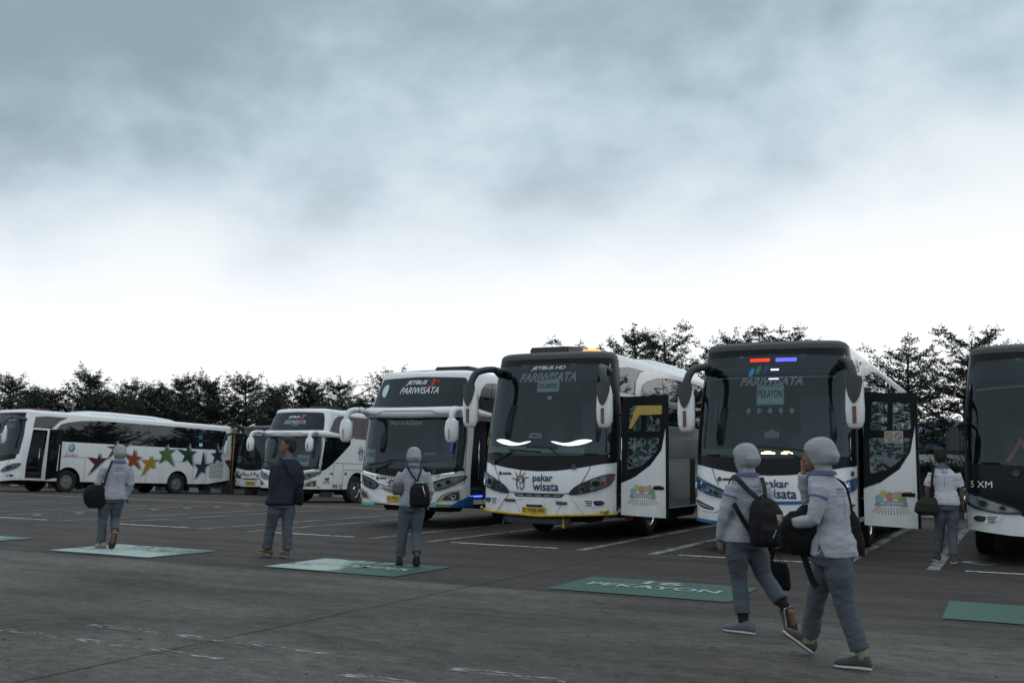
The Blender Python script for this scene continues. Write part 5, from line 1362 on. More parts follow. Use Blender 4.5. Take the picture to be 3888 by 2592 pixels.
# ---- coach cut off by the right picture edge
cG = Coach('right_coach', 'black nosed coach with white bumper, cut off by the right picture edge', (.68, 16.5, 0, 0))
low = [(-1.56, 1.05), (-1.35, .99), (-1.0, .87), (-.62, .82), (-.5, .74), (0, .70), (.5, .74), (.62, .82), (1.0, .87), (1.35, .99), (1.56, 1.05)]
hd_shell(cG, 1.56, silver=False, door=False, black_low=low)
for sg in (1, -1):
    f = (lambda p: p) if sg > 0 else mir
    P = curve_poly([(1.53, 1.17), (1.35, 1.12), (1.0, 1.02), (.60, .88), (.56, .80), (.9, .80), (1.2, .86), (1.42, .98)], 3)
    headlight(cG, f(P), LAMPDK, None, ((sg * 1.08, .94, .09), (sg * .8, .88, .055)), f(curve_poly([(1.5, 1.15), (1.33, 1.095), (1.0, 1.0), (.63, .87), (.6, .82), (.9, .82), (1.18, .88), (1.4, .99)], 3)))
    fog_pod(cG, sg)
    cG.patch('lamp_chrome', f(curve_poly([(1.46, 1.13), (1.3, 1.08), (1.0, .99), (.66, .87), (.64, .83), (.9, .83), (1.16, .89), (1.38, .99)], 3)), mat('lamp_silver', (.62, .63, .62), .2, metal=.3, noise_amt=.35, noise_scale=22), .0105)
cG.text('5 XM', -1.10, 1.24, .34, .10, LETTER, 0, 0)
V = [(-.74, .66, 1.60), (-.52, .72, 2.0), (-.30, .66, 1.60), (-.37, .66, 1.60), (-.52, .72, 1.88), (-.67, .66, 1.60)]
meshobj('warning_triangle', V, [(0, 5, 4, 1), (1, 4, 3, 2)], mat('triangle_pink', (.5, .12, .10), .5), cG.root)
box('dash_paper', (-.3, .9, 1.86), (.34, .1, .12), PAPER, cG.root)
wiper(cG, -.6, 1.42, -.1, 1.62, [(-.75, 1.40), (.3, 1.62)])
cG.strip('screen_seam', [(-1.2, 2.75), (0, 2.83), (1.2, 2.75)], .02, LETTERG, -.02)
cG.root.scale = (1, 1, .95)
ma = tube('mirror_arm', [(-1.24, .42, 2.2, .03), (-1.36, .2, 2.2, .03), (-1.42, .12, 2.12, .03)], DARK, cG.root, 8)
bm = bmesh.new(); box_bm(bm, (-1.42, .1, 1.92), (.24, .14, .42), None, .05); bmobj('mirror_housing', bm, DARK, ma); mirror_hd(cG, 1)
box('marker_lamp', (-.8, .62, cG.zt - .01), (.22, .06, .04), AMBER, cG.root, .012)
# ------------------------------------------------------------------ people
SKIN = mat('skin', (.17, .085, .055), .55, noise_amt=.12, noise_scale=30)
HAIR = mat('hair', (.010, .009, .009), .6, noise_amt=.4, noise_scale=60, bump=.6, bump_scale=180)
def cloth(name, col, bs=55, bump=.35, fold=.16, sc=(3.2, 3.2, 8)):
    m = mat(name, col, .85, spec=.2, noise_amt=.10, noise_scale=14, bump=bump, bump_scale=bs)
    nt = m.node_tree; N = nt.nodes.new; L = nt.links.new; p = nt.nodes['Principled BSDF']
    tc = N('ShaderNodeTexCoord'); mp = N('ShaderNodeMapping'); mp.inputs['Scale'].default_value = sc; mp.inputs['Rotation'].default_value = (.25, .3, 0); L(tc.outputs['Object'], mp.inputs[0])
    t = N('ShaderNodeTexNoise'); t.inputs['Scale'].default_value = 1.0; t.inputs['Detail'].default_value = 3; t.inputs['Distortion'].default_value = .8; L(mp.outputs[0], t.inputs[0])
    a = N('ShaderNodeMath'); a.operation = 'SUBTRACT'; L(t.outputs['Fac'], a.inputs[0]); a.inputs[1].default_value = .5
    b = N('ShaderNodeMath'); b.operation = 'ABSOLUTE'; L(a.outputs[0], b.inputs[0])
    bp = N('ShaderNodeBump'); bp.invert = True; bp.inputs['Strength'].default_value = fold; bp.inputs['Distance'].default_value = .12; L(b.outputs[0], bp.inputs['Height'])
    old = p.inputs['Normal'].links[0].from_node; L(bp.outputs[0], old.inputs['Normal'])
    return m
SHIRT = cloth('shirt_grey', (.335, .35, .385)); HIJAB = cloth('hijab_grey', (.285, .305, .315), 40, .2, .06, (3, 3, 9))
TROUS = cloth('trouser_grey', (.082, .095, .112)); NAVYJ = cloth('jacket_navy', (.022, .026, .042), 70); NAVYR = cloth('jacket_rib', (.010, .012, .018), 120)
COLLAR = cloth('collar_blue', (.085, .10, .20)); BLACKC = cloth('black_cloth', (.010, .010, .012), 60); OLIVE = cloth('olive_cloth', (.028, .030, .020), 60)
STRAPG = cloth('strap_grey', (.035, .036, .04)); SOCKG = cloth('sock_green', (.20, .26, .15)); SOCKB = cloth('sock_black', (.012, .012, .014))
LOGO = mat('shirt_logo', (.12, .12, .30), .8)
def remesh(geos, vox, smooth=4, fold=None, seed=0):
    V, F = join_geo(*geos)
    me = bpy.data.meshes.new('tmp'); me.from_pydata(V, [], F); me.update()
    ob = bpy.data.objects.new('tmp', me); COL.objects.link(ob)
    r = ob.modifiers.new('r', 'REMESH'); r.mode = 'VOXEL'; r.voxel_size = vox
    if smooth: s = ob.modifiers.new('s', 'SMOOTH'); s.factor = .5; s.iterations = smooth
    dg = bpy.context.evaluated_depsgraph_get(); dg.update()
    out = bpy.data.meshes.new_from_object(ob.evaluated_get(dg))
    bpy.data.objects.remove(ob); bpy.data.meshes.remove(me)
    if fold:
        n = len(out.vertices); nor = np.empty(n * 3); out.vertices.foreach_get('normal', nor); nor = nor.reshape(-1, 3)
        co = np.empty(n * 3); out.vertices.foreach_get('co', co); co = co.reshape(-1, 3)
        amp, fx, fz = fold
        for i in range(n):
            x, y, z = co[i]
            d = noise.noise((x * fx + seed, y * fx, z * fz + .35 * x * fz)) ; d2 = noise.noise((x * fx * 2.3 + 7, y * fx * 2.3 + seed, z * fz * 2.1 - .8 * x * fz))
            r1 = 1 - abs(d) * 2.4; r2 = 1 - abs(d2) * 2.2
            co[i] += nor[i] * amp * (.65 * r1 + .45 * r2 - .5)
        out.vertices.foreach_set('co', co.ravel())
    out.polygons.foreach_set('use_smooth', [True] * len(out.polygons)); out.update()
    return out
def mo(name, me, m, parent, label=None):
    me.name = name; me.materials.clear(); me.materials.append(m); o = bpy.data.objects.new(name, me)
    if label: o['label'] = label
    return link(o, parent)
def loft_z(rings, n=20, e=.85):
    """(z, cx, cy, rx, ry, yaw): stacked rounded sections"""
    out = []
    for z, cx, cy, rx, ry, yaw in rings:
        c, s = math.cos(yaw), math.sin(yaw); r = []
        for k in range(n):
            t = 2 * math.pi * k / n
            a = rx * math.copysign(abs(math.cos(t)) ** e, math.cos(t)); b = ry * math.copysign(abs(math.sin(t)) ** e, math.sin(t))
            r.append((cx + a * c - b * s, cy + a * s + b * c, z))
        out.append(r)
    return ring_loft(out)
def hand_geo(w, d, pinch, curl=.5, s=1.0, spread=1.0):
    """palm, four unequal bent fingers and a thumb leaving the side of the palm"""
    w, d, pinch = Vector(w), Vector(d).normalized(), Vector(pinch)
    sd = (pinch - d * pinch.dot(d)).normalized()        # towards the thumb
    nm = d.cross(sd)                                    # palm normal
    G = []
    pts = [w, w + d * .03 * s, w + d * .065 * s, w + d * .088 * s]
    G.append(tube_geo([(*pts[0], .026 * s), (*pts[1], .034 * s), (*pts[2], .041 * s), (*pts[3], .036 * s)], 10, .42, sd))
    for i, (o, L) in enumerate(((.028, .070), (.009, .080), (-.010, .074), (-.028, .058))):
        p = w + d * (.080 - .004 * i) * s + sd * o * s; v = d.copy(); path = [(*(p - d * .015 * s), .0095 * s), (*p, .0095 * s)]
        for j, fr in enumerate((.42, .32, .26)):
            ang = curl * (.5 + .5 * j)
            v = (d * math.cos(ang * (j + 1) * .8) + nm * math.sin(ang * (j + 1) * .8) + sd * o * 2.5 * spread).normalized()
            p = p + v * L * fr * s; path.append((*p, (.009 - .0012 * j) * s))
        G.append(tube_geo(path, 7))
    p = w + d * .022 * s + sd * .030 * s; v = (d * .6 + sd * .7 + nm * .25).normalized()
    path = [(*(p - sd * .012 * s), .012 * s), (*(p + v * .032 * s), .0115 * s)]; v2 = (d * .85 + sd * .2 + nm * .45).normalized(); q = p + v * .032 * s
    path += [(*(q + v2 * .026 * s), .010 * s), (*(q + v2 * .046 * s), .008 * s)]
    G.append(tube_geo(path, 7)); return G
def head_geo(c, f, s=1.0):
    """skull, jaw, nose, brow, lips and ears; c is the middle of the head, f the way it looks"""
    c = Vector(c); f = Vector((f[0], f[1], 0)).normalized(); r = Vector((f.y, -f.x, 0)); u = Vector((0, 0, 1))
    yaw = math.atan2(-f.x, f.y)
    def at(a, b, z): p = c + f * a * s + r * b * s + u * z * s; return p
    rings = []
    for z, fo, rx, ry in ((.118, -.01, .02, .025), (.108, -.01, .047, .058), (.085, -.008, .066, .082), (.05, -.005, .075, .094), (.01, -.002, .076, .096), (-.03, .004, .072, .09), (-.065, .014, .062, .076), (-.09, .026, .05, .058), (-.108, .036, .036, .040), (-.116, .04, .02, .024)):
        p = at(fo, 0, z); rings.append((p.z, p.x, p.y, rx * s, ry * s, yaw))
    G = [loft_z(list(reversed(rings)), 18, 1.0)]
    def blobb(p, r_): return tube_geo([(p.x, p.y, p.z - r_, r_ * .35), (p.x, p.y, p.z - r_ * .5, r_ * .87), (p.x, p.y, p.z, r_), (p.x, p.y, p.z + r_ * .5, r_ * .87), (p.x, p.y, p.z + r_, r_ * .35)], 8)
    G.append(tube_geo([(*at(.088, 0, .028), .008 * s), (*at(.104, 0, -.005), .010 * s), (*at(.117, 0, -.026), .013 * s), (*at(.098, 0, -.036), .011 * s)], 8))
    for b in (-.014, .014): G.append(blobb(at(.098, b, -.031), .009 * s))
    G.append(tube_geo([(*at(.088, -.026, -.056), .004 * s), (*at(.100, 0, -.053), .0075 * s), (*at(.088, .026, -.056), .004 * s)], 6))
    G.append(tube_geo([(*at(.088, -.022, -.066), .004 * s), (*at(.099, 0, -.068), .0085 * s), (*at(.088, .022, -.066), .004 * s)], 6))
    G.append(tube_geo([(*at(.074, -.05, .034), .007 * s), (*at(.092, -.02, .036), .009 * s), (*at(.092, .02, .036), .009 * s), (*at(.074, .05, .034), .007 * s)], 6))
    for b in (-1, 1):
        G.append(tube_geo([(*at(-.004, .076 * b, -.034), .008 * s), (*at(-.012, .083 * b, -.012), .011 * s), (*at(-.022, .086 * b, .012), .014 * s), (*at(-.012, .082 * b, .03), .010 * s)], 7))
    return G, at
def eyes(parent, at, s=1.0):
    for b in (-.031, .031):
        p = at(.084, b, .012); v, f = tube_geo([(p.x, p.y, p.z - .006, .003), (p.x, p.y, p.z, .011 * s), (p.x, p.y, p.z + .006, .003)], 8)
        meshobj('eye', v, f, mat('eye_dark', (.02, .015, .012), .2), parent, True)
def shoe(parent, heel, toe, up=(0, 0, 1), m=None, sole=None, w=.048, hgt=.085, sock=None, name='shoe'):
    h, t = Vector(heel), Vector(toe); d = (t - h); L = d.length; d.normalize(); up = Vector(up); up = (up - d * up.dot(d)).normalized(); r = d.cross(up)
    def W(a, b, c): return h + d * a * L + r * b + up * c
    prof = [(0.0, .62, .3), (.04, .8, .75), (.15, .86, 1.0), (.30, .82, .98), (.45, .86, .74), (.6, .98, .58), (.75, 1.04, .46), (.9, .86, .36), (.98, .5, .24)]
    def ringset(z0f, z1f, grow):
        R = []
        for a, ww, hh in prof:
            rr = []; 
            lo, hi = z0f(a, hh), z1f(a, hh)
            for k in range(14):
                th = 2 * math.pi * k / 14; b = w * ww * grow * math.copysign(abs(math.cos(th)) ** .75, math.cos(th)); c = (lo + hi) / 2 + (hi - lo) / 2 * math.copysign(abs(math.sin(th)) ** .7, math.sin(th)); rr.append(W(a, b, c))
            R.append(rr)
        return ring_loft(R)
    v, f = ringset(lambda a, hh: .018, lambda a, hh: .03 + hgt * hh, 1.0)
    s = meshobj(name, v, f, m, parent, True)
    v, f = ringset(lambda a, hh: .005, lambda a, hh: .030, 1.09); meshobj('sole', v, f, sole, s, False)
    v, f = ringset(lambda a, hh: 0.0, lambda a, hh: .006, 1.05); meshobj('tread', v, f, SOLEB, s, False)
    return s
def hair_cap(parent, c, f, s=1.0):
    c = Vector(c); f = Vector((f[0], f[1], 0)).normalized(); yaw = math.atan2(-f.x, f.y)
    rings = []
    for z, fo, rx, ry in ((.145, -.022, .02, .03), (.135, -.022, .058, .068), (.11, -.024, .082, .092), (.075, -.028, .090, .098), (.04, -.036, .090, .093), (.0, -.048, .088, .082), (-.03, -.056, .082, .068), (-.06, -.058, .070, .055), (-.085, -.056, .055, .04)):
        p = c + f * fo * s; rings.append((p.z + z * s, p.x, p.y, rx * s, ry * s, yaw))
    me = remesh([loft_z(list(reversed(rings)), 18, 1.0)], .009, 3, (.006, 60, 60)); return mo('hair', me, HAIR, parent)
def hijab(parent, c, f, neck, s=1.0, m=None, seed=0):
    c = Vector(c); f = Vector((f[0], f[1], 0)).normalized(); yaw = math.atan2(-f.x, f.y)
    n = Vector(neck)
    rings = []
    for z, fo, rx, ry in ((.140, -.02, .018, .022), (.133, -.018, .045, .054), (.115, -.014, .070, .086), (.085, -.010, .089, .110), (.045, -.012, .100, .124), (.0, -.036, .102, .122), (-.05, -.030, .090, .104)):
        p = c + f * fo * s; rings.append((p.z + z * s, p.x, p.y, rx * s, ry * s, yaw))
    rings.append((n.z + .03, n.x + f.x * .02, n.y + f.y * .02, .070 * s, .074 * s, yaw)); rings.append((n.z - .0, n.x, n.y, .070 * s, .072 * s, yaw)); rings.append((n.z - .05, n.x, n.y, .076 * s, .074 * s, yaw))
    me = remesh([loft_z(list(reversed(rings)), 20, 1.0)], .009, 5, (.0022, 6, 10), seed)
    for v in me.vertices:
        t = min(1, max(0, (c.z + .02 - v.co.z) / .10))
        if t > 0:
            a = math.atan2(v.co.y - c.y, v.co.x - c.x); v.co += v.normal * (.0055 * t * math.sin(7 * a + 30 * (v.co.z - c.z) + seed))
    me.update()
    h = mo('hijab', me, m or HIJAB, parent)
    return h
def collar(parent, n, yaw, m=None):
    rings = []
    for dz, r1, r2 in ((-.026, .116, .100), (-.004, .098, .090), (.002, .092, .085), (-.02, .094, .088)):
        c, s = math.cos(yaw), math.sin(yaw); rr = []
        for k in range(20):
            t = 2 * math.pi * k / 20; a, b = r1 * math.cos(t), r2 * math.sin(t); rr.append((n[0] + a * c - b * s, n[1] + a * s + b * c, n[2] + dz))
        rings.append(rr)
    v, f = ring_loft(rings, False); return meshobj('collar', v, f, m or COLLAR, parent, True)
def basis(gx, gy):
    d = Vector((gx, gy, 0)).normalized(); return math.atan2(d.y, d.x) - math.pi / 2     # local y points away from the camera
def person(name, label, g, P, group='people walking across the lot'):
    """P: joints in metres, x to the right, y away, z up from the ground point g"""
    root = thing('person', label, 'person', (g[0], g[1], gz(g[1])), (0, 0, basis(g[0], g[1])), group)
    fx, fy = P['face']; tyaw = math.atan2(-P['body'][0], P['body'][1]); hf = P['look']
    H, NK = Vector(P['head']), Vector(P['neck'])
    hips = P['hips']; chest = P['chest']; k = P.get('k', 1.0); wid = P.get('wide', 1.0)
    G, at = head_geo(H, hf, P.get('hs', .97))
    G.append(tube_geo([(NK.x, NK.y, NK.z - .08, .06), (NK.x, NK.y, NK.z, .052), (*(H + Vector((0, 0, -.05))), .052)], 10))
    G.append(loft_z([(hips[2] - .06, hips[0], hips[1], .12, .09, tyaw), (hips[2] + .15, (hips[0] + chest[0]) / 2, (hips[1] + chest[1]) / 2, .11, .08, tyaw), (chest[2], chest[0], chest[1], .14, .09, tyaw), (NK.z - .1, NK.x, NK.y, .13, .07, tyaw), (NK.z - .03, NK.x, NK.y, .06, .055, tyaw)]))
    for sd in 'LR':
        A = P['arm' + sd]; G.append(tube_geo([(*A[0], .042), (*(Vector(A[0]).lerp(Vector(A[1]), .5)), .040), (*A[1], .034), (*(Vector(A[1]).lerp(Vector(A[2]), .4)), .032), (*A[2], .023)], 9))
        hd = P['hand' + sd]; G += hand_geo(A[2], hd[0], hd[1], hd[2], .95)
        Lg = P['leg' + sd]; G.append(tube_geo([(*Lg[0], .07), (*Lg[1], .048), (*(Vector(Lg[1]).lerp(Vector(Lg[2]), .35)), .048), (*Lg[2], .033)], 9))
        ft = P['foot' + sd]; G.append(tube_geo([(*Lg[2], .034), (*(Vector(ft[0]).lerp(Vector(ft[1]), .3) + Vector((0, 0, .035))), .032), (*(Vector(ft[0]).lerp(Vector(ft[1]), .75) + Vector((0, 0, .03))), .026)], 8))
    body = mo('body', remesh(G, .0065, 3), SKIN, root)
    # shirt or jacket: hem, waist, chest, yoke and two sleeves grown together
    hem = P['hem']; b2 = P.get('bulk', 0.0)
    sh = [(hem, hips[0] + P.get('hemdx', 0), hips[1], (.190 + b2) * wid, (.150 + b2) * wid, tyaw), (hem + .10, hips[0] + P.get('hemdx', 0) * .5, hips[1], (.180 + b2) * wid, (.140 + b2) * wid, tyaw), ((hem + chest[2]) / 2 + .03, (hips[0] + chest[0]) / 2, (hips[1] + chest[1]) / 2, (.150 + b2) * wid, (.112 + b2) * wid, tyaw),
          (chest[2], chest[0], chest[1], (.165 + b2) * wid, (.115 + b2) * wid, tyaw), (NK.z - .13, (chest[0] + NK.x) / 2, (chest[1] + NK.y) / 2, (.172 + b2) * wid, .098 + b2, tyaw), (NK.z - .065, NK.x, NK.y, (.130 + b2) * wid, .078 + b2, tyaw), (NK.z - .025, NK.x, NK.y, .085, .07, tyaw)]
    S = [loft_z(sh, 24)]
    for sd in 'LR':
        A = [Vector(q) for q in P['arm' + sd]]; sl = P.get('sleeve', 1.0)
        path = [(*A[0], .058 + b2 * .6), (*A[0].lerp(A[1], .5), .059 + b2 * .6), (*A[1], .054 + b2 * .6)] if sl > .6 else [(*A[0], .058), (*A[0].lerp(A[1], .45), .066), (*A[0].lerp(A[1], .85), .068)]
        if sl > .6:
            e = sl if not isinstance(sl, dict) else sl[sd]
            path += [(*A[1].lerp(A[2], .5 * e), .049 + b2 * .6), (*A[1].lerp(A[2], .94 * e), .045 + b2 * .5)]
        S.append(tube_geo(path, 12))
    top = root_top = mo(P['topname'], remesh(S, .011, 4, P.get('fold', (.009, 2.6, 9)), P['seed']), P['top'], root)
    # trousers
    T = [loft_z([(hips[2] - .10, hips[0], hips[1], .15 * wid, .12 * wid, tyaw), (hips[2] - .02, hips[0], hips[1], .172 * wid, .135 * wid, tyaw), (hips[2] + .06, hips[0], hips[1], .155 * wid, .118 * wid, tyaw), (hips[2] + .10, hips[0], hips[1], .12 * wid, .09 * wid, tyaw)], 20)]
    for sd in 'LR':
        L3 = [Vector(q) for q in P['leg' + sd]]; w2 = P.get('tr', 1.0) * 1.13; cut = P.get('cut', .93)
        e = L3[1].lerp(L3[2], cut)
        T.append(tube_geo([(*(L3[0] + Vector((0, 0, .05))), .078 * w2), (*L3[0].lerp(L3[1], .3), .088 * w2), (*L3[0].lerp(L3[1], .7), .070 * w2), (*L3[1], .062 * w2), (*L3[1].lerp(e, .5), .060 * w2), (*L3[1].lerp(e, .85), .060 * w2), (*e, .062 * w2)], 14))
    mo('trousers', remesh(T, .011, 4, P.get('tfold', (.008, 3, 9)), P['seed'] + 3), P['bottom'], root)
    for sd in 'LR':
        ft = P['foot' + sd]; sc = P.get('shoe', {}); shoe(root, ft[0], ft[1], ft[2] if len(ft) > 2 else (0, 0, 1), sc.get('m', BLACKC), sc.get('sole', BLACKC))
        if P.get('sock') is not None:
            L3 = [Vector(q) for q in P['leg' + sd]]; q = L3[1].lerp(L3[2], .78)
            tube('sock', [(*q, .047), (*L3[2], .042), (*(L3[2] + Vector((0, 0, -.03))), .042)], P['sock'], root, 12)
    if P.get('hijab'): hijab(root, H, hf, NK, P.get('hjs', 1.0), None, P['seed'])
    else:
        hair_cap(root, H, hf, .98); eyes(body, at, .9)
    collar(root, (NK.x, NK.y, NK.z - .012), tyaw)
    from mathutils.bvhtree import BVHTree
    me = top.data; CLOTH[root.name] = BVHTree.FromPolygons([v.co for v in me.vertices], [p.vertices for p in me.polygons])
    c, s = math.cos(tyaw), math.sin(tyaw)
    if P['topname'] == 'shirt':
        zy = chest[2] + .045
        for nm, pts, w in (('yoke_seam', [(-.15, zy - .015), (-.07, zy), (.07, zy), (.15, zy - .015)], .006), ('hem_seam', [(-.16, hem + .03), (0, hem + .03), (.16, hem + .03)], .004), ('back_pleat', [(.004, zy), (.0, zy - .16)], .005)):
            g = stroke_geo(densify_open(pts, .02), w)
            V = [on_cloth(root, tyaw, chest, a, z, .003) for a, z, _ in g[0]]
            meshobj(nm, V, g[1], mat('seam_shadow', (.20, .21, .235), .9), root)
    return root, tyaw
CLOTH = {}
def on_cloth(root, tyaw, chest, a, z, off=.004):
    """point on the back of the garment at sideways offset a and height z"""
    c, s = math.cos(tyaw), math.sin(tyaw); f = Vector((-s, c, 0)); r = Vector((c, s, 0))
    o = Vector((chest[0], chest[1], 0)) + r * a - f * .6 + Vector((0, 0, z))
    h = CLOTH[root.name].ray_cast(o, f)
    return (h[0] - f * off) if h[0] is not None else (o + f * .48)
def on_back(root, tyaw, chest, half, txts):
    """small print on the shirt back, laid just off the cloth"""
    c, s = math.cos(tyaw), math.sin(tyaw)
    for txt, z, w, h in txts:
        g = text_geo(txt, w, h, 0, .007)
        V = []
        for p in g[0]:
            V.append(on_cloth(root, tyaw, chest, p[0], z + p[1]))
        meshobj('back_print', V, g[1], LOGO, root)
def strap(parent, pts, w, m, name='strap'):
    return tube(name, smooth_path([(*p, w) for p in pts], 5), m, parent, 8, .25)
def band(name, parent, pts, w, m):
    """flat strap with its broad side out"""
    return tube(name, smooth_path([(*p, w) for p in pts], 5), m, parent, 10, .3, (0, 1, 0))
GREYSHOE = mat('shoe_mauve', (.115, .10, .13), .8, noise_amt=.15); SOLEW = mat('sole_white', (.45, .46, .46), .6, noise_amt=.1); SOLEB = mat('sole_brown', (.035, .028, .026), .8, noise_amt=.2)
BROWNSH = mat('shoe_brown', (.060, .045, .048), .8, noise_amt=.15); TANSH = mat('shoe_tan', (.12, .085, .06), .75, noise_amt=.35, noise_scale=40); SOLET = mat('sole_tan', (.12, .10, .085), .8, noise_amt=.25); BLKSH = mat('shoe_black', (.015, .015, .016), .5); REDSH = mat('shoe_pink', (.36, .25, .22), .7, noise_amt=.3, noise_scale=40)

# woman with the black bag on her shoulder, from behind
g1 = (-12.41, 11.13)
p1, y1 = person('person', 'woman in grey hijab and uniform seen from behind, black bag hanging at her left hip', g1, dict(
    face=(0, 1), body=(-.12, 1), look=(-.15, 1), head=(.098, .03, 1.452), neck=(.10, .0, 1.345), hips=(.035, 0, .80), chest=(.075, 0, 1.14), hem=.75, hemdx=.03, seed=1, wide=1.03,
    armL=((-.10, -.02, 1.23), (-.19, -.02, .99), (-.185, .10, .80)), armR=((.25, 0, 1.23), (.285, .0, .98), (.24, .10, .80)), handL=((0, .2, -1), (.3, 1, 0), .6), handR=((0, .2, -1), (-.3, 1, 0), .6),
    legL=((-.055, 0, .76), (-.095, .02, .42), (-.085, 0, .085)), legR=((.115, 0, .76), (.085, .10, .44), (.095, -.20, .27)),
    footL=((-.03, -.04, 0), (-.16, .12, 0)), footR=((.098, -.27, .25), (.055, -.20, .01), (0, 1, .12)),
    hijab=True, topname='shirt', top=SHIRT, bottom=TROUS, shoe=dict(m=REDSH, sole=SOLET), tr=1.0, hjs=1.0))
on_back(p1, y1, (.085, 0), .128, (('YAMAHA', 1.235, .15, .022), ('INDONESIA', 1.205, .11, .014)))
g2 = (-9.49, 11.49)
p2, y2 = person('person', 'bareheaded man in dark navy jacket looking left over his shoulder', g2, dict(
    face=(-1, .1), body=(-.42, .9), look=(-1, .12), head=(.135, .02, 1.585), neck=(.155, 0, 1.435), hips=(.09, 0, .80), chest=(.14, 0, 1.20), hem=.76, hemdx=-.03, seed=2, wide=1.04, bulk=.022,
    armL=((-.025, -.09, 1.31), (-.05, -.12, 1.04), (-.04, -.08, .79)), armR=((.295, .08, 1.31), (.33, .08, 1.05), (.30, .22, .88)), handL=((-.02, .1, -1), (-.6, .8, 0), .55), handR=((0, .3, -1), (-.3, .8, 0), .5),
    legL=((.0, -.04, .74), (-.055, .08, .43), (-.10, .12, .10)), legR=((.18, .04, .74), (.175, .0, .42), (.195, -.02, .09)),
    footL=((-.03, .12, .0), (-.225, .19, .05)), footR=((.20, -.07, 0), (.10, .14, 0)),
    topname='jacket', top=NAVYJ, bottom=TROUS, shoe=dict(m=TANSH, sole=mat('sole_cream', (.33, .30, .24), .7)), tr=1.08, fold=(.007, 4, 11)))
v, f = loft_z([(.745, .06, 0, .205, .165, y2), (.80, .065, 0, .207, .167, y2)], 24); meshobj('hem_band', v, f, NAVYR, p2, True)
tube('cuff', [(-.044, -.09, .86, .054), (-.041, -.085, .80, .05)], NAVYR, p2, 14)
g3 = (-7.29, 11.55)
p3, y3 = person('person', 'woman in grey hijab and uniform seen from behind wearing a small black backpack low', g3, dict(
    face=(0, 1), body=(.05, 1), look=(.0, 1), head=(.067, .03, 1.45), neck=(.07, 0, 1.35), hips=(.06, 0, .82), chest=(.075, 0, 1.14), hem=.795, seed=3, wide=1.0,
    armL=((-.09, 0, 1.24), (-.17, -.02, 1.03), (-.10, .17, .98)), armR=((.235, 0, 1.24), (.305, .0, 1.0), (.27, .09, .84)), handL=((.4, .8, 0), (.2, 0, 1), .6), handR=((-.1, .6, -.6), (0, 1, .4), .4),
    legL=((-.02, 0, .76), (-.06, .05, .44), (-.085, .10, .10)), legR=((.14, 0, .76), (.125, .02, .44), (.135, -.12, .17)),
    footL=((-.10, .05, .03), (-.09, .27, 0)), footR=((.135, -.18, .14), (.135, -.04, 0), (0, .9, .5)),
    hijab=True, topname='shirt', top=SHIRT, bottom=TROUS, shoe=dict(m=BLKSH, sole=SOLEB)))
on_back(p3, y3, (.075, 0), .128, (('YAMAHA', 1.245, .12, .02), ('INDONESIA', 1.215, .10, .013)))
g4 = (-2.1, 8.6)
p4, y4 = person('person', 'woman in grey hijab, mauve shoes and large black backpack stepping off her right toe', g4, dict(
    face=(-.6, .8), body=(-.55, .83), look=(-.75, .65), head=(.062, .02, 1.455), neck=(.082, .0, 1.348), hips=(.055, 0, .80), chest=(.095, 0, 1.13), hem=.755, hemdx=-.01, seed=4, wide=.97,
    armL=((-.045, -.10, 1.225), (-.115, -.11, .98), (-.15, -.03, .765)), armR=((.22, .09, 1.225), (.29, .14, .98), (.30, .24, .78)), handL=((.02, .1, -1), (-.7, .7, 0), .5), handR=((-.02, .0, -1), (-.6, .7, 0), .9),
    legL=((-.02, -.05, .73), (.0, .02, .43), (.035, -.05, .09)), legR=((.13, .05, .73), (.21, .10, .46), (.375, -.08, .235)),
    footL=((.12, -.10, 0), (-.13, .02, 0)), footR=((.40, -.12, .24), (.44, -.06, .005), (-.55, .8, .2)),
    hijab=True, topname='shirt', top=SHIRT, bottom=TROUS, shoe=dict(m=GREYSHOE, sole=SOLEW), sock=SOCKB, cut=.80, hjs=.98))
on_back(p4, y4, (.10, 0), .128, (('YAMAHA', 1.225, .11, .024), ('INDONESIA', 1.19, .10, .016)))
g5 = (-1.04, 7.5)
p5, y5 = person('person', 'woman in grey hijab with green socks and her hand raised to her face', g5, dict(
    face=(-.95, .2), body=(-.86, .5), look=(-.96, .2), head=(-.195, .0, 1.475), neck=(-.172, .0, 1.378), hips=(-.115, 0, .80), chest=(-.125, 0, 1.15), hem=.77, hemdx=.01, seed=5, wide=.98,
    armL=((-.185, -.15, 1.26), (-.235, -.20, 1.03), (-.385, -.12, .995)), armR=((-.12, .15, 1.25), (-.30, .12, 1.17), (-.305, .04, 1.36)), handL=((-.9, .3, -.1), (0, .3, 1), .8), handR=((.12, -.05, 1), (.7, -.6, 0), .75),
    legL=((-.09, -.07, .73), (-.045, -.03, .44), (.065, -.03, .10)), legR=((-.135, .08, .73), (-.24, .19, .45), (-.30, .36, .12)),
    footL=((.125, -.04, 0), (-.125, -.0, 0)), footR=((-.285, .36, .015), (-.50, .46, .145), (.55, 0, .8)),
    hijab=True, topname='shirt', top=SHIRT, bottom=TROUS, shoe=dict(m=BROWNSH, sole=SOLEW), sock=SOCKG, cut=.88, tr=1.0, hjs=.97))
on_back(p5, y5, (-.13, 0), .130, (('YAMAHA', 1.24, .11, .02), ('INDONESIA', 1.215, .10, .013)))
g6 = (-.95, 16.55)
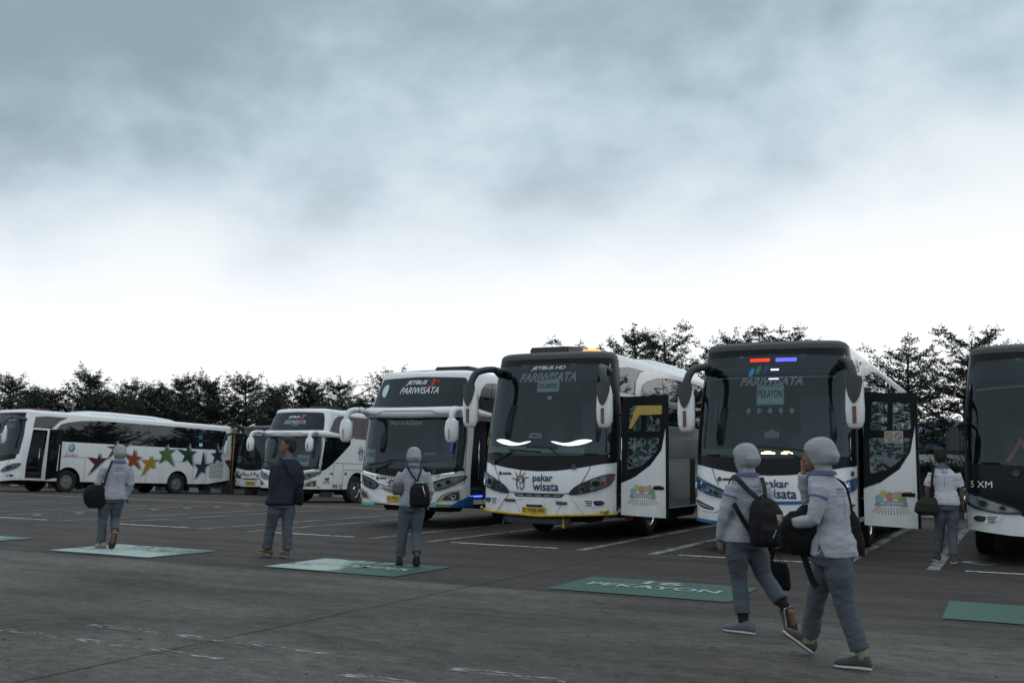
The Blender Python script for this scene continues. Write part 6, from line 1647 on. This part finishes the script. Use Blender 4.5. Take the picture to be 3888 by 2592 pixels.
p6, y6 = person('person', 'dark haired man in white short sleeved shirt walking away between two coaches', g6, dict(
    face=(0, 1), body=(.05, 1), look=(0, 1), head=(.01, .03, 1.585), neck=(.03, 0, 1.45), hips=(.075, 0, .88), chest=(.06, 0, 1.24), hem=.86, seed=6, wide=1.0,
    armL=((-.12, 0, 1.33), (-.19, .02, 1.10), (-.19, .06, .93)), armR=((.225, 0, 1.33), (.285, .02, 1.10), (.29, .08, .88)), handL=((-.1, .2, -1), (.4, 1, 0), 1.0), handR=((0, .2, -1), (-.4, 1, 0), .5),
    legL=((-.005, 0, .80), (-.04, .12, .46), (-.08, .18, .12)), legR=((.15, 0, .80), (.145, .03, .45), (.135, -.05, .09)),
    footL=((-.06, .12, .0), (-.13, .34, 0)), footR=((.135, -.11, .0), (.15, .14, 0)),
    topname='shirt', top=cloth('shirt_white', (.52, .53, .57)), bottom=TROUS, shoe=dict(m=BROWNSH, sole=SOLEW), sleeve=.4, tr=1.0))
on_back(p6, y6, (.06, 0), .125, (('YAMAHA', 1.36, .11, .02), ('INDONESIA', 1.335, .09, .013)))
for root, pts in ((p4, ((-.075, -.155, 1.17), (-.085, -.165, 1.165), (-.115, -.15, 1.165))),): pass
def sleeve_band(root, A, m=LOGO):
    a, b = Vector(A[0]), Vector(A[1]); tube('sleeve_stripe', [(*a.lerp(b, .30), .067), (*a.lerp(b, .36), .0665)], m, root, 16)
sleeve_band(p4, ((-.045, -.10, 1.225), (-.115, -.11, .98))); sleeve_band(p5, ((-.185, -.15, 1.26), (-.235, -.20, 1.03)))

# ------------------------------------------------------------------ what they carry
def side_slit(root, pts, m):
    t = CLOTH[root.name]; V = []
    for a, z in pts:
        h = t.ray_cast(Vector((a, -1.0, z)), Vector((0, 1, 0))); V.append((h[0] if h[0] is not None else Vector((a, -.2, z))) - Vector((0, .004, 0)))
    return meshobj('side_slit', V, [(0, 1, 2), (2, 3, 0)], m, root)
side_slit(p5, [(-.205, .875), (-.222, .775), (-.19, .773), (-.165, .775)], TROUS)
def bag_thing(name, label, cat, g, parts_fn):
    t = thing(name, label, cat, (g[0], g[1], gz(g[1])), (0, 0, basis(g[0], g[1]))); parts_fn(t); return t
def bagmesh(rings, m, name, t, fold=(.006, 9, 9), vox=.010, seed=1): return mo(name, remesh([loft_z(rings, 20, .7)], vox, 4, fold, seed), m, t)
def bag1(t):
    bagmesh([(.62, -.20, -.03, .10, .09, .2), (.70, -.205, -.04, .16, .12, .2), (.80, -.22, -.05, .165, .13, .2), (.90, -.225, -.05, .15, .12, .2), (.965, -.215, -.04, .09, .08, .2)], BLACKC, 'bag_body', t)
    strap(t, [(-.10, -.14, .95), (-.075, -.15, 1.1), (-.03, -.13, 1.25), (.0, -.02, 1.34), (.03, .07, 1.30)], .017, STRAPG)
    strap(t, [(-.24, -.08, .95), (-.19, -.02, 1.02), (-.15, -.02, 1.1)], .012, BLACKC)
    strap(t, [(-.13, -.17, .70), (-.14, -.18, .58), (-.10, -.17, .48), (-.06, -.15, .52), (-.06, -.14, .68)], .005, BLACKC, 'drawstring')
bag_thing('shoulder_bag', 'round black bag hanging from a grey strap at the left hip of the leftmost woman', 'bag', g1, bag1)
def bag2(t):
    bagmesh([(.74, .325, -.05, .05, .04, -.4), (.80, .325, -.06, .075, .05, -.4), (.92, .32, -.06, .07, .05, -.4), (.99, .315, -.05, .04, .035, -.4)], BLACKC, 'bag_body', t)
    strap(t, [(.31, -.10, .96), (.25, -.165, 1.08), (.17, -.175, 1.22), (.09, -.13, 1.36), (.05, -.02, 1.41), (.03, .08, 1.36)], .013, BLACKC)
bag_thing('crossbody_bag', 'slim black pouch on a diagonal strap at the jacketed man\'s right hip', 'bag', g2, bag2)
def bag3(t):
    bagmesh([(.79, .16, -.19, .115, .05, 0), (.83, .16, -.21, .135, .075, 0), (.95, .155, -.215, .135, .085, 0), (1.05, .15, -.20, .12, .075, 0), (1.11, .15, -.18, .08, .05, 0)], BLACKC, 'pack_body', t)
    for a in (((.10, -.15, 1.10), (.105, -.155, 1.14), (.04, -.155, 1.22), (-.02, -.13, 1.32), (-.045, -.02, 1.345)), ((.115, -.15, 1.12), (.14, -.155, 1.2), (.17, -.14, 1.30), (.18, -.02, 1.335))): strap(t, a, .014, STRAPG)
    strap(t, [(.085, -.20, 1.09), (.11, -.225, 1.115), (.19, -.225, 1.115), (.22, -.20, 1.09)], .009, LAMPGR, 'carry_handle')
    strap(t, [(.19, -.29, 1.07), (.21, -.305, 1.0), (.225, -.30, .97)], .005, LETTER, 'zip_cord')
    g = tube_geo([(.225, -.305, .955, .004), (.225, -.308, .945, .014), (.225, -.305, .93, .004)], 8); meshobj('charm', g[0], g[1], RED, t, True)
bag_thing('backpack', 'small black drawstring backpack low on the back of the woman facing the KARAWANG coach', 'backpack', g3, bag3)
def pouch(t): bagmesh([(.94, -.14, -.05, .05, .05, 0), (.98, -.145, -.06, .075, .075, 0), (1.08, -.14, -.055, .07, .075, 0), (1.12, -.13, -.04, .045, .05, 0)], mat('pouch_grey', (.10, .09, .095), .85, noise_amt=.2), 'pouch_body', t)
bag_thing('pouch', 'dark grey pouch held in the left elbow of the woman facing the KARAWANG coach', 'bag', g3, pouch)
def bag4(t):
    yw = y4
    bagmesh([(.735, .235, -.20, .12, .06, yw * 1.0), (.77, .24, -.215, .15, .10, yw), (.90, .235, -.22, .15, .115, yw), (1.02, .225, -.205, .135, .10, yw), (1.10, .215, -.18, .10, .07, yw), (1.135, .21, -.165, .05, .03, yw)], BLACKC, 'pack_body', t)
    c, s = math.cos(yw), math.sin(yw)
    bagmesh([(.755, .275, -.30, .10, .03, yw), (.78, .275, -.31, .115, .05, yw), (.88, .272, -.31, .115, .05, yw), (.92, .268, -.30, .10, .03, yw)], BLACKC, 'front_pocket', t)
    strap(t, [(.17, -.17, 1.12), (.08, -.17, 1.20), (.0, -.165, 1.285), (-.045, -.10, 1.305), (-.075, .0, 1.24)], .022, STRAPG)
    strap(t, [(.115, -.17, .83), (.05, -.185, .93), (.0, -.195, 1.02), (-.035, -.17, 1.08)], .020, BLACKC)
    strap(t, [(.225, -.14, 1.13), (.22, -.09, 1.22), (.20, -.02, 1.30)], .018, STRAPG)
    strap(t, [(.175, -.19, 1.115), (.19, -.20, 1.145), (.22, -.195, 1.15), (.24, -.18, 1.12)], .008, BLACKC, 'carry_handle')
    for x in (.235, .30):
        strap(t, [(x, -.37, .885), (x - .006, -.375, .86), (x - .018, -.372, .825), (x - .03, -.37, .82), (x - .014, -.374, .85)], .0035, LAMPGR, 'zip_pull')
    v = [(.305, -.325, 1.005), (.355, -.30, 1.005), (.345, -.30, .965), (.315, -.325, .955)]
    meshobj('fabric_patch', [(a + .0, b - .012, z) for a, b, z in v], [(3, 2, 1, 0)], mat('patch_beige', (.33, .29, .25), .8), t)
bag_thing('backpack', 'large black backpack with silver zip pulls on the woman in mauve shoes', 'backpack', g4, bag4)
def tote(t):
    rings = [(.33, .37, .27, .045, .015, .9), (.36, .365, .27, .055, .03, .9), (.50, .345, .26, .06, .03, .9), (.57, .335, .255, .058, .012, .9)]
    rings = [(z, x, y, rx * 1.5, ry, -.5) for z, x, y, rx, ry, w in rings]
    bagmesh(rings, BLACKC, 'bag_body', t)
    strap(t, [(.27, .24, .57), (.285, .235, .66), (.298, .235, .715), (.31, .245, .66), (.36, .24, .57)], .008, BLACKC, 'handle'); strap(t, [(.29, .27, .57), (.297, .26, .66), (.302, .25, .715), (.325, .265, .66), (.39, .26, .57)], .008, BLACKC, 'handle')
    for k in range(3): tube('violet_print', [(.40 - .012 * k, .232, .40 + .025 * k, .004), (.435 - .004 * k, .235, .40 + .025 * k, .004)], LOGO, t, 5)
bag_thing('tote_bag', 'black tote bag hanging from the right hand of the woman in mauve shoes', 'bag', g4, tote)
def jacket(t):
    me = remesh([loft_z([(.76, -.31, .0, .09, .03, .15), (.84, -.335, -.05, .135, .05, .12), (.95, -.345, -.10, .14, .055, .1), (1.02, -.335, -.12, .115, .05, .1), (1.08, -.34, -.11, .06, .03, .1)], 20, .8),
                 tube_geo([(-.35, -.10, 1.03, .05), (-.30, -.06, 1.08, .045), (-.27, -.0, 1.10, .03)], 10), tube_geo([(-.40, -.06, .97, .05), (-.44, -.02, .90, .05), (-.44, .0, .80, .04)], 10)], .010, 4, (.012, 7, 9), 4)
    mo('jacket_cloth', me, BLACKC, t)
bag_thing('folded_jacket', 'black jacket bundled over the forearm of the woman raising her hand', 'jacket', g5, jacket)
def long_strap(t):
    strap(t, [(-.33, .02, .80), (-.30, -.02, .72), (-.26, -.04, .60), (-.225, -.05, .55)], .022, BLACKC, 'strap_end'); 
    bagmesh([(.76, .04, .20, .06, .05, .5), (.84, .03, .19, .075, .06, .5), (1.02, .0, .18, .07, .05, .5), (1.08, -.01, .17, .05, .03, .5)], BLACKC, 'bag_body', t); strap(t, [(.02, .17, 1.05), (.0, .15, 1.18), (-.03, .13, 1.27), (-.09, .14, 1.31)], .014, BLACKC)
bag_thing('shoulder_bag', 'black bag half hidden behind the back of the woman raising her hand', 'bag', g5, long_strap)
def bag6(t):
    bagmesh([(.70, -.20, -.07, .12, .07, .2), (.76, -.21, -.09, .175, .10, .2), (.88, -.20, -.09, .16, .095, .2), (.97, -.175, -.08, .10, .06, .2)], OLIVE, 'bag_body', t)
    strap(t, [(-.14, -.12, .97), (-.125, -.135, 1.15), (-.105, -.12, 1.33), (-.09, -.02, 1.415), (-.08, .08, 1.35)], .017, BLACKC)
bag_thing('duffel_bag', 'olive and black duffel bag hanging at the side of the man in the white shirt', 'bag', g6, bag6)
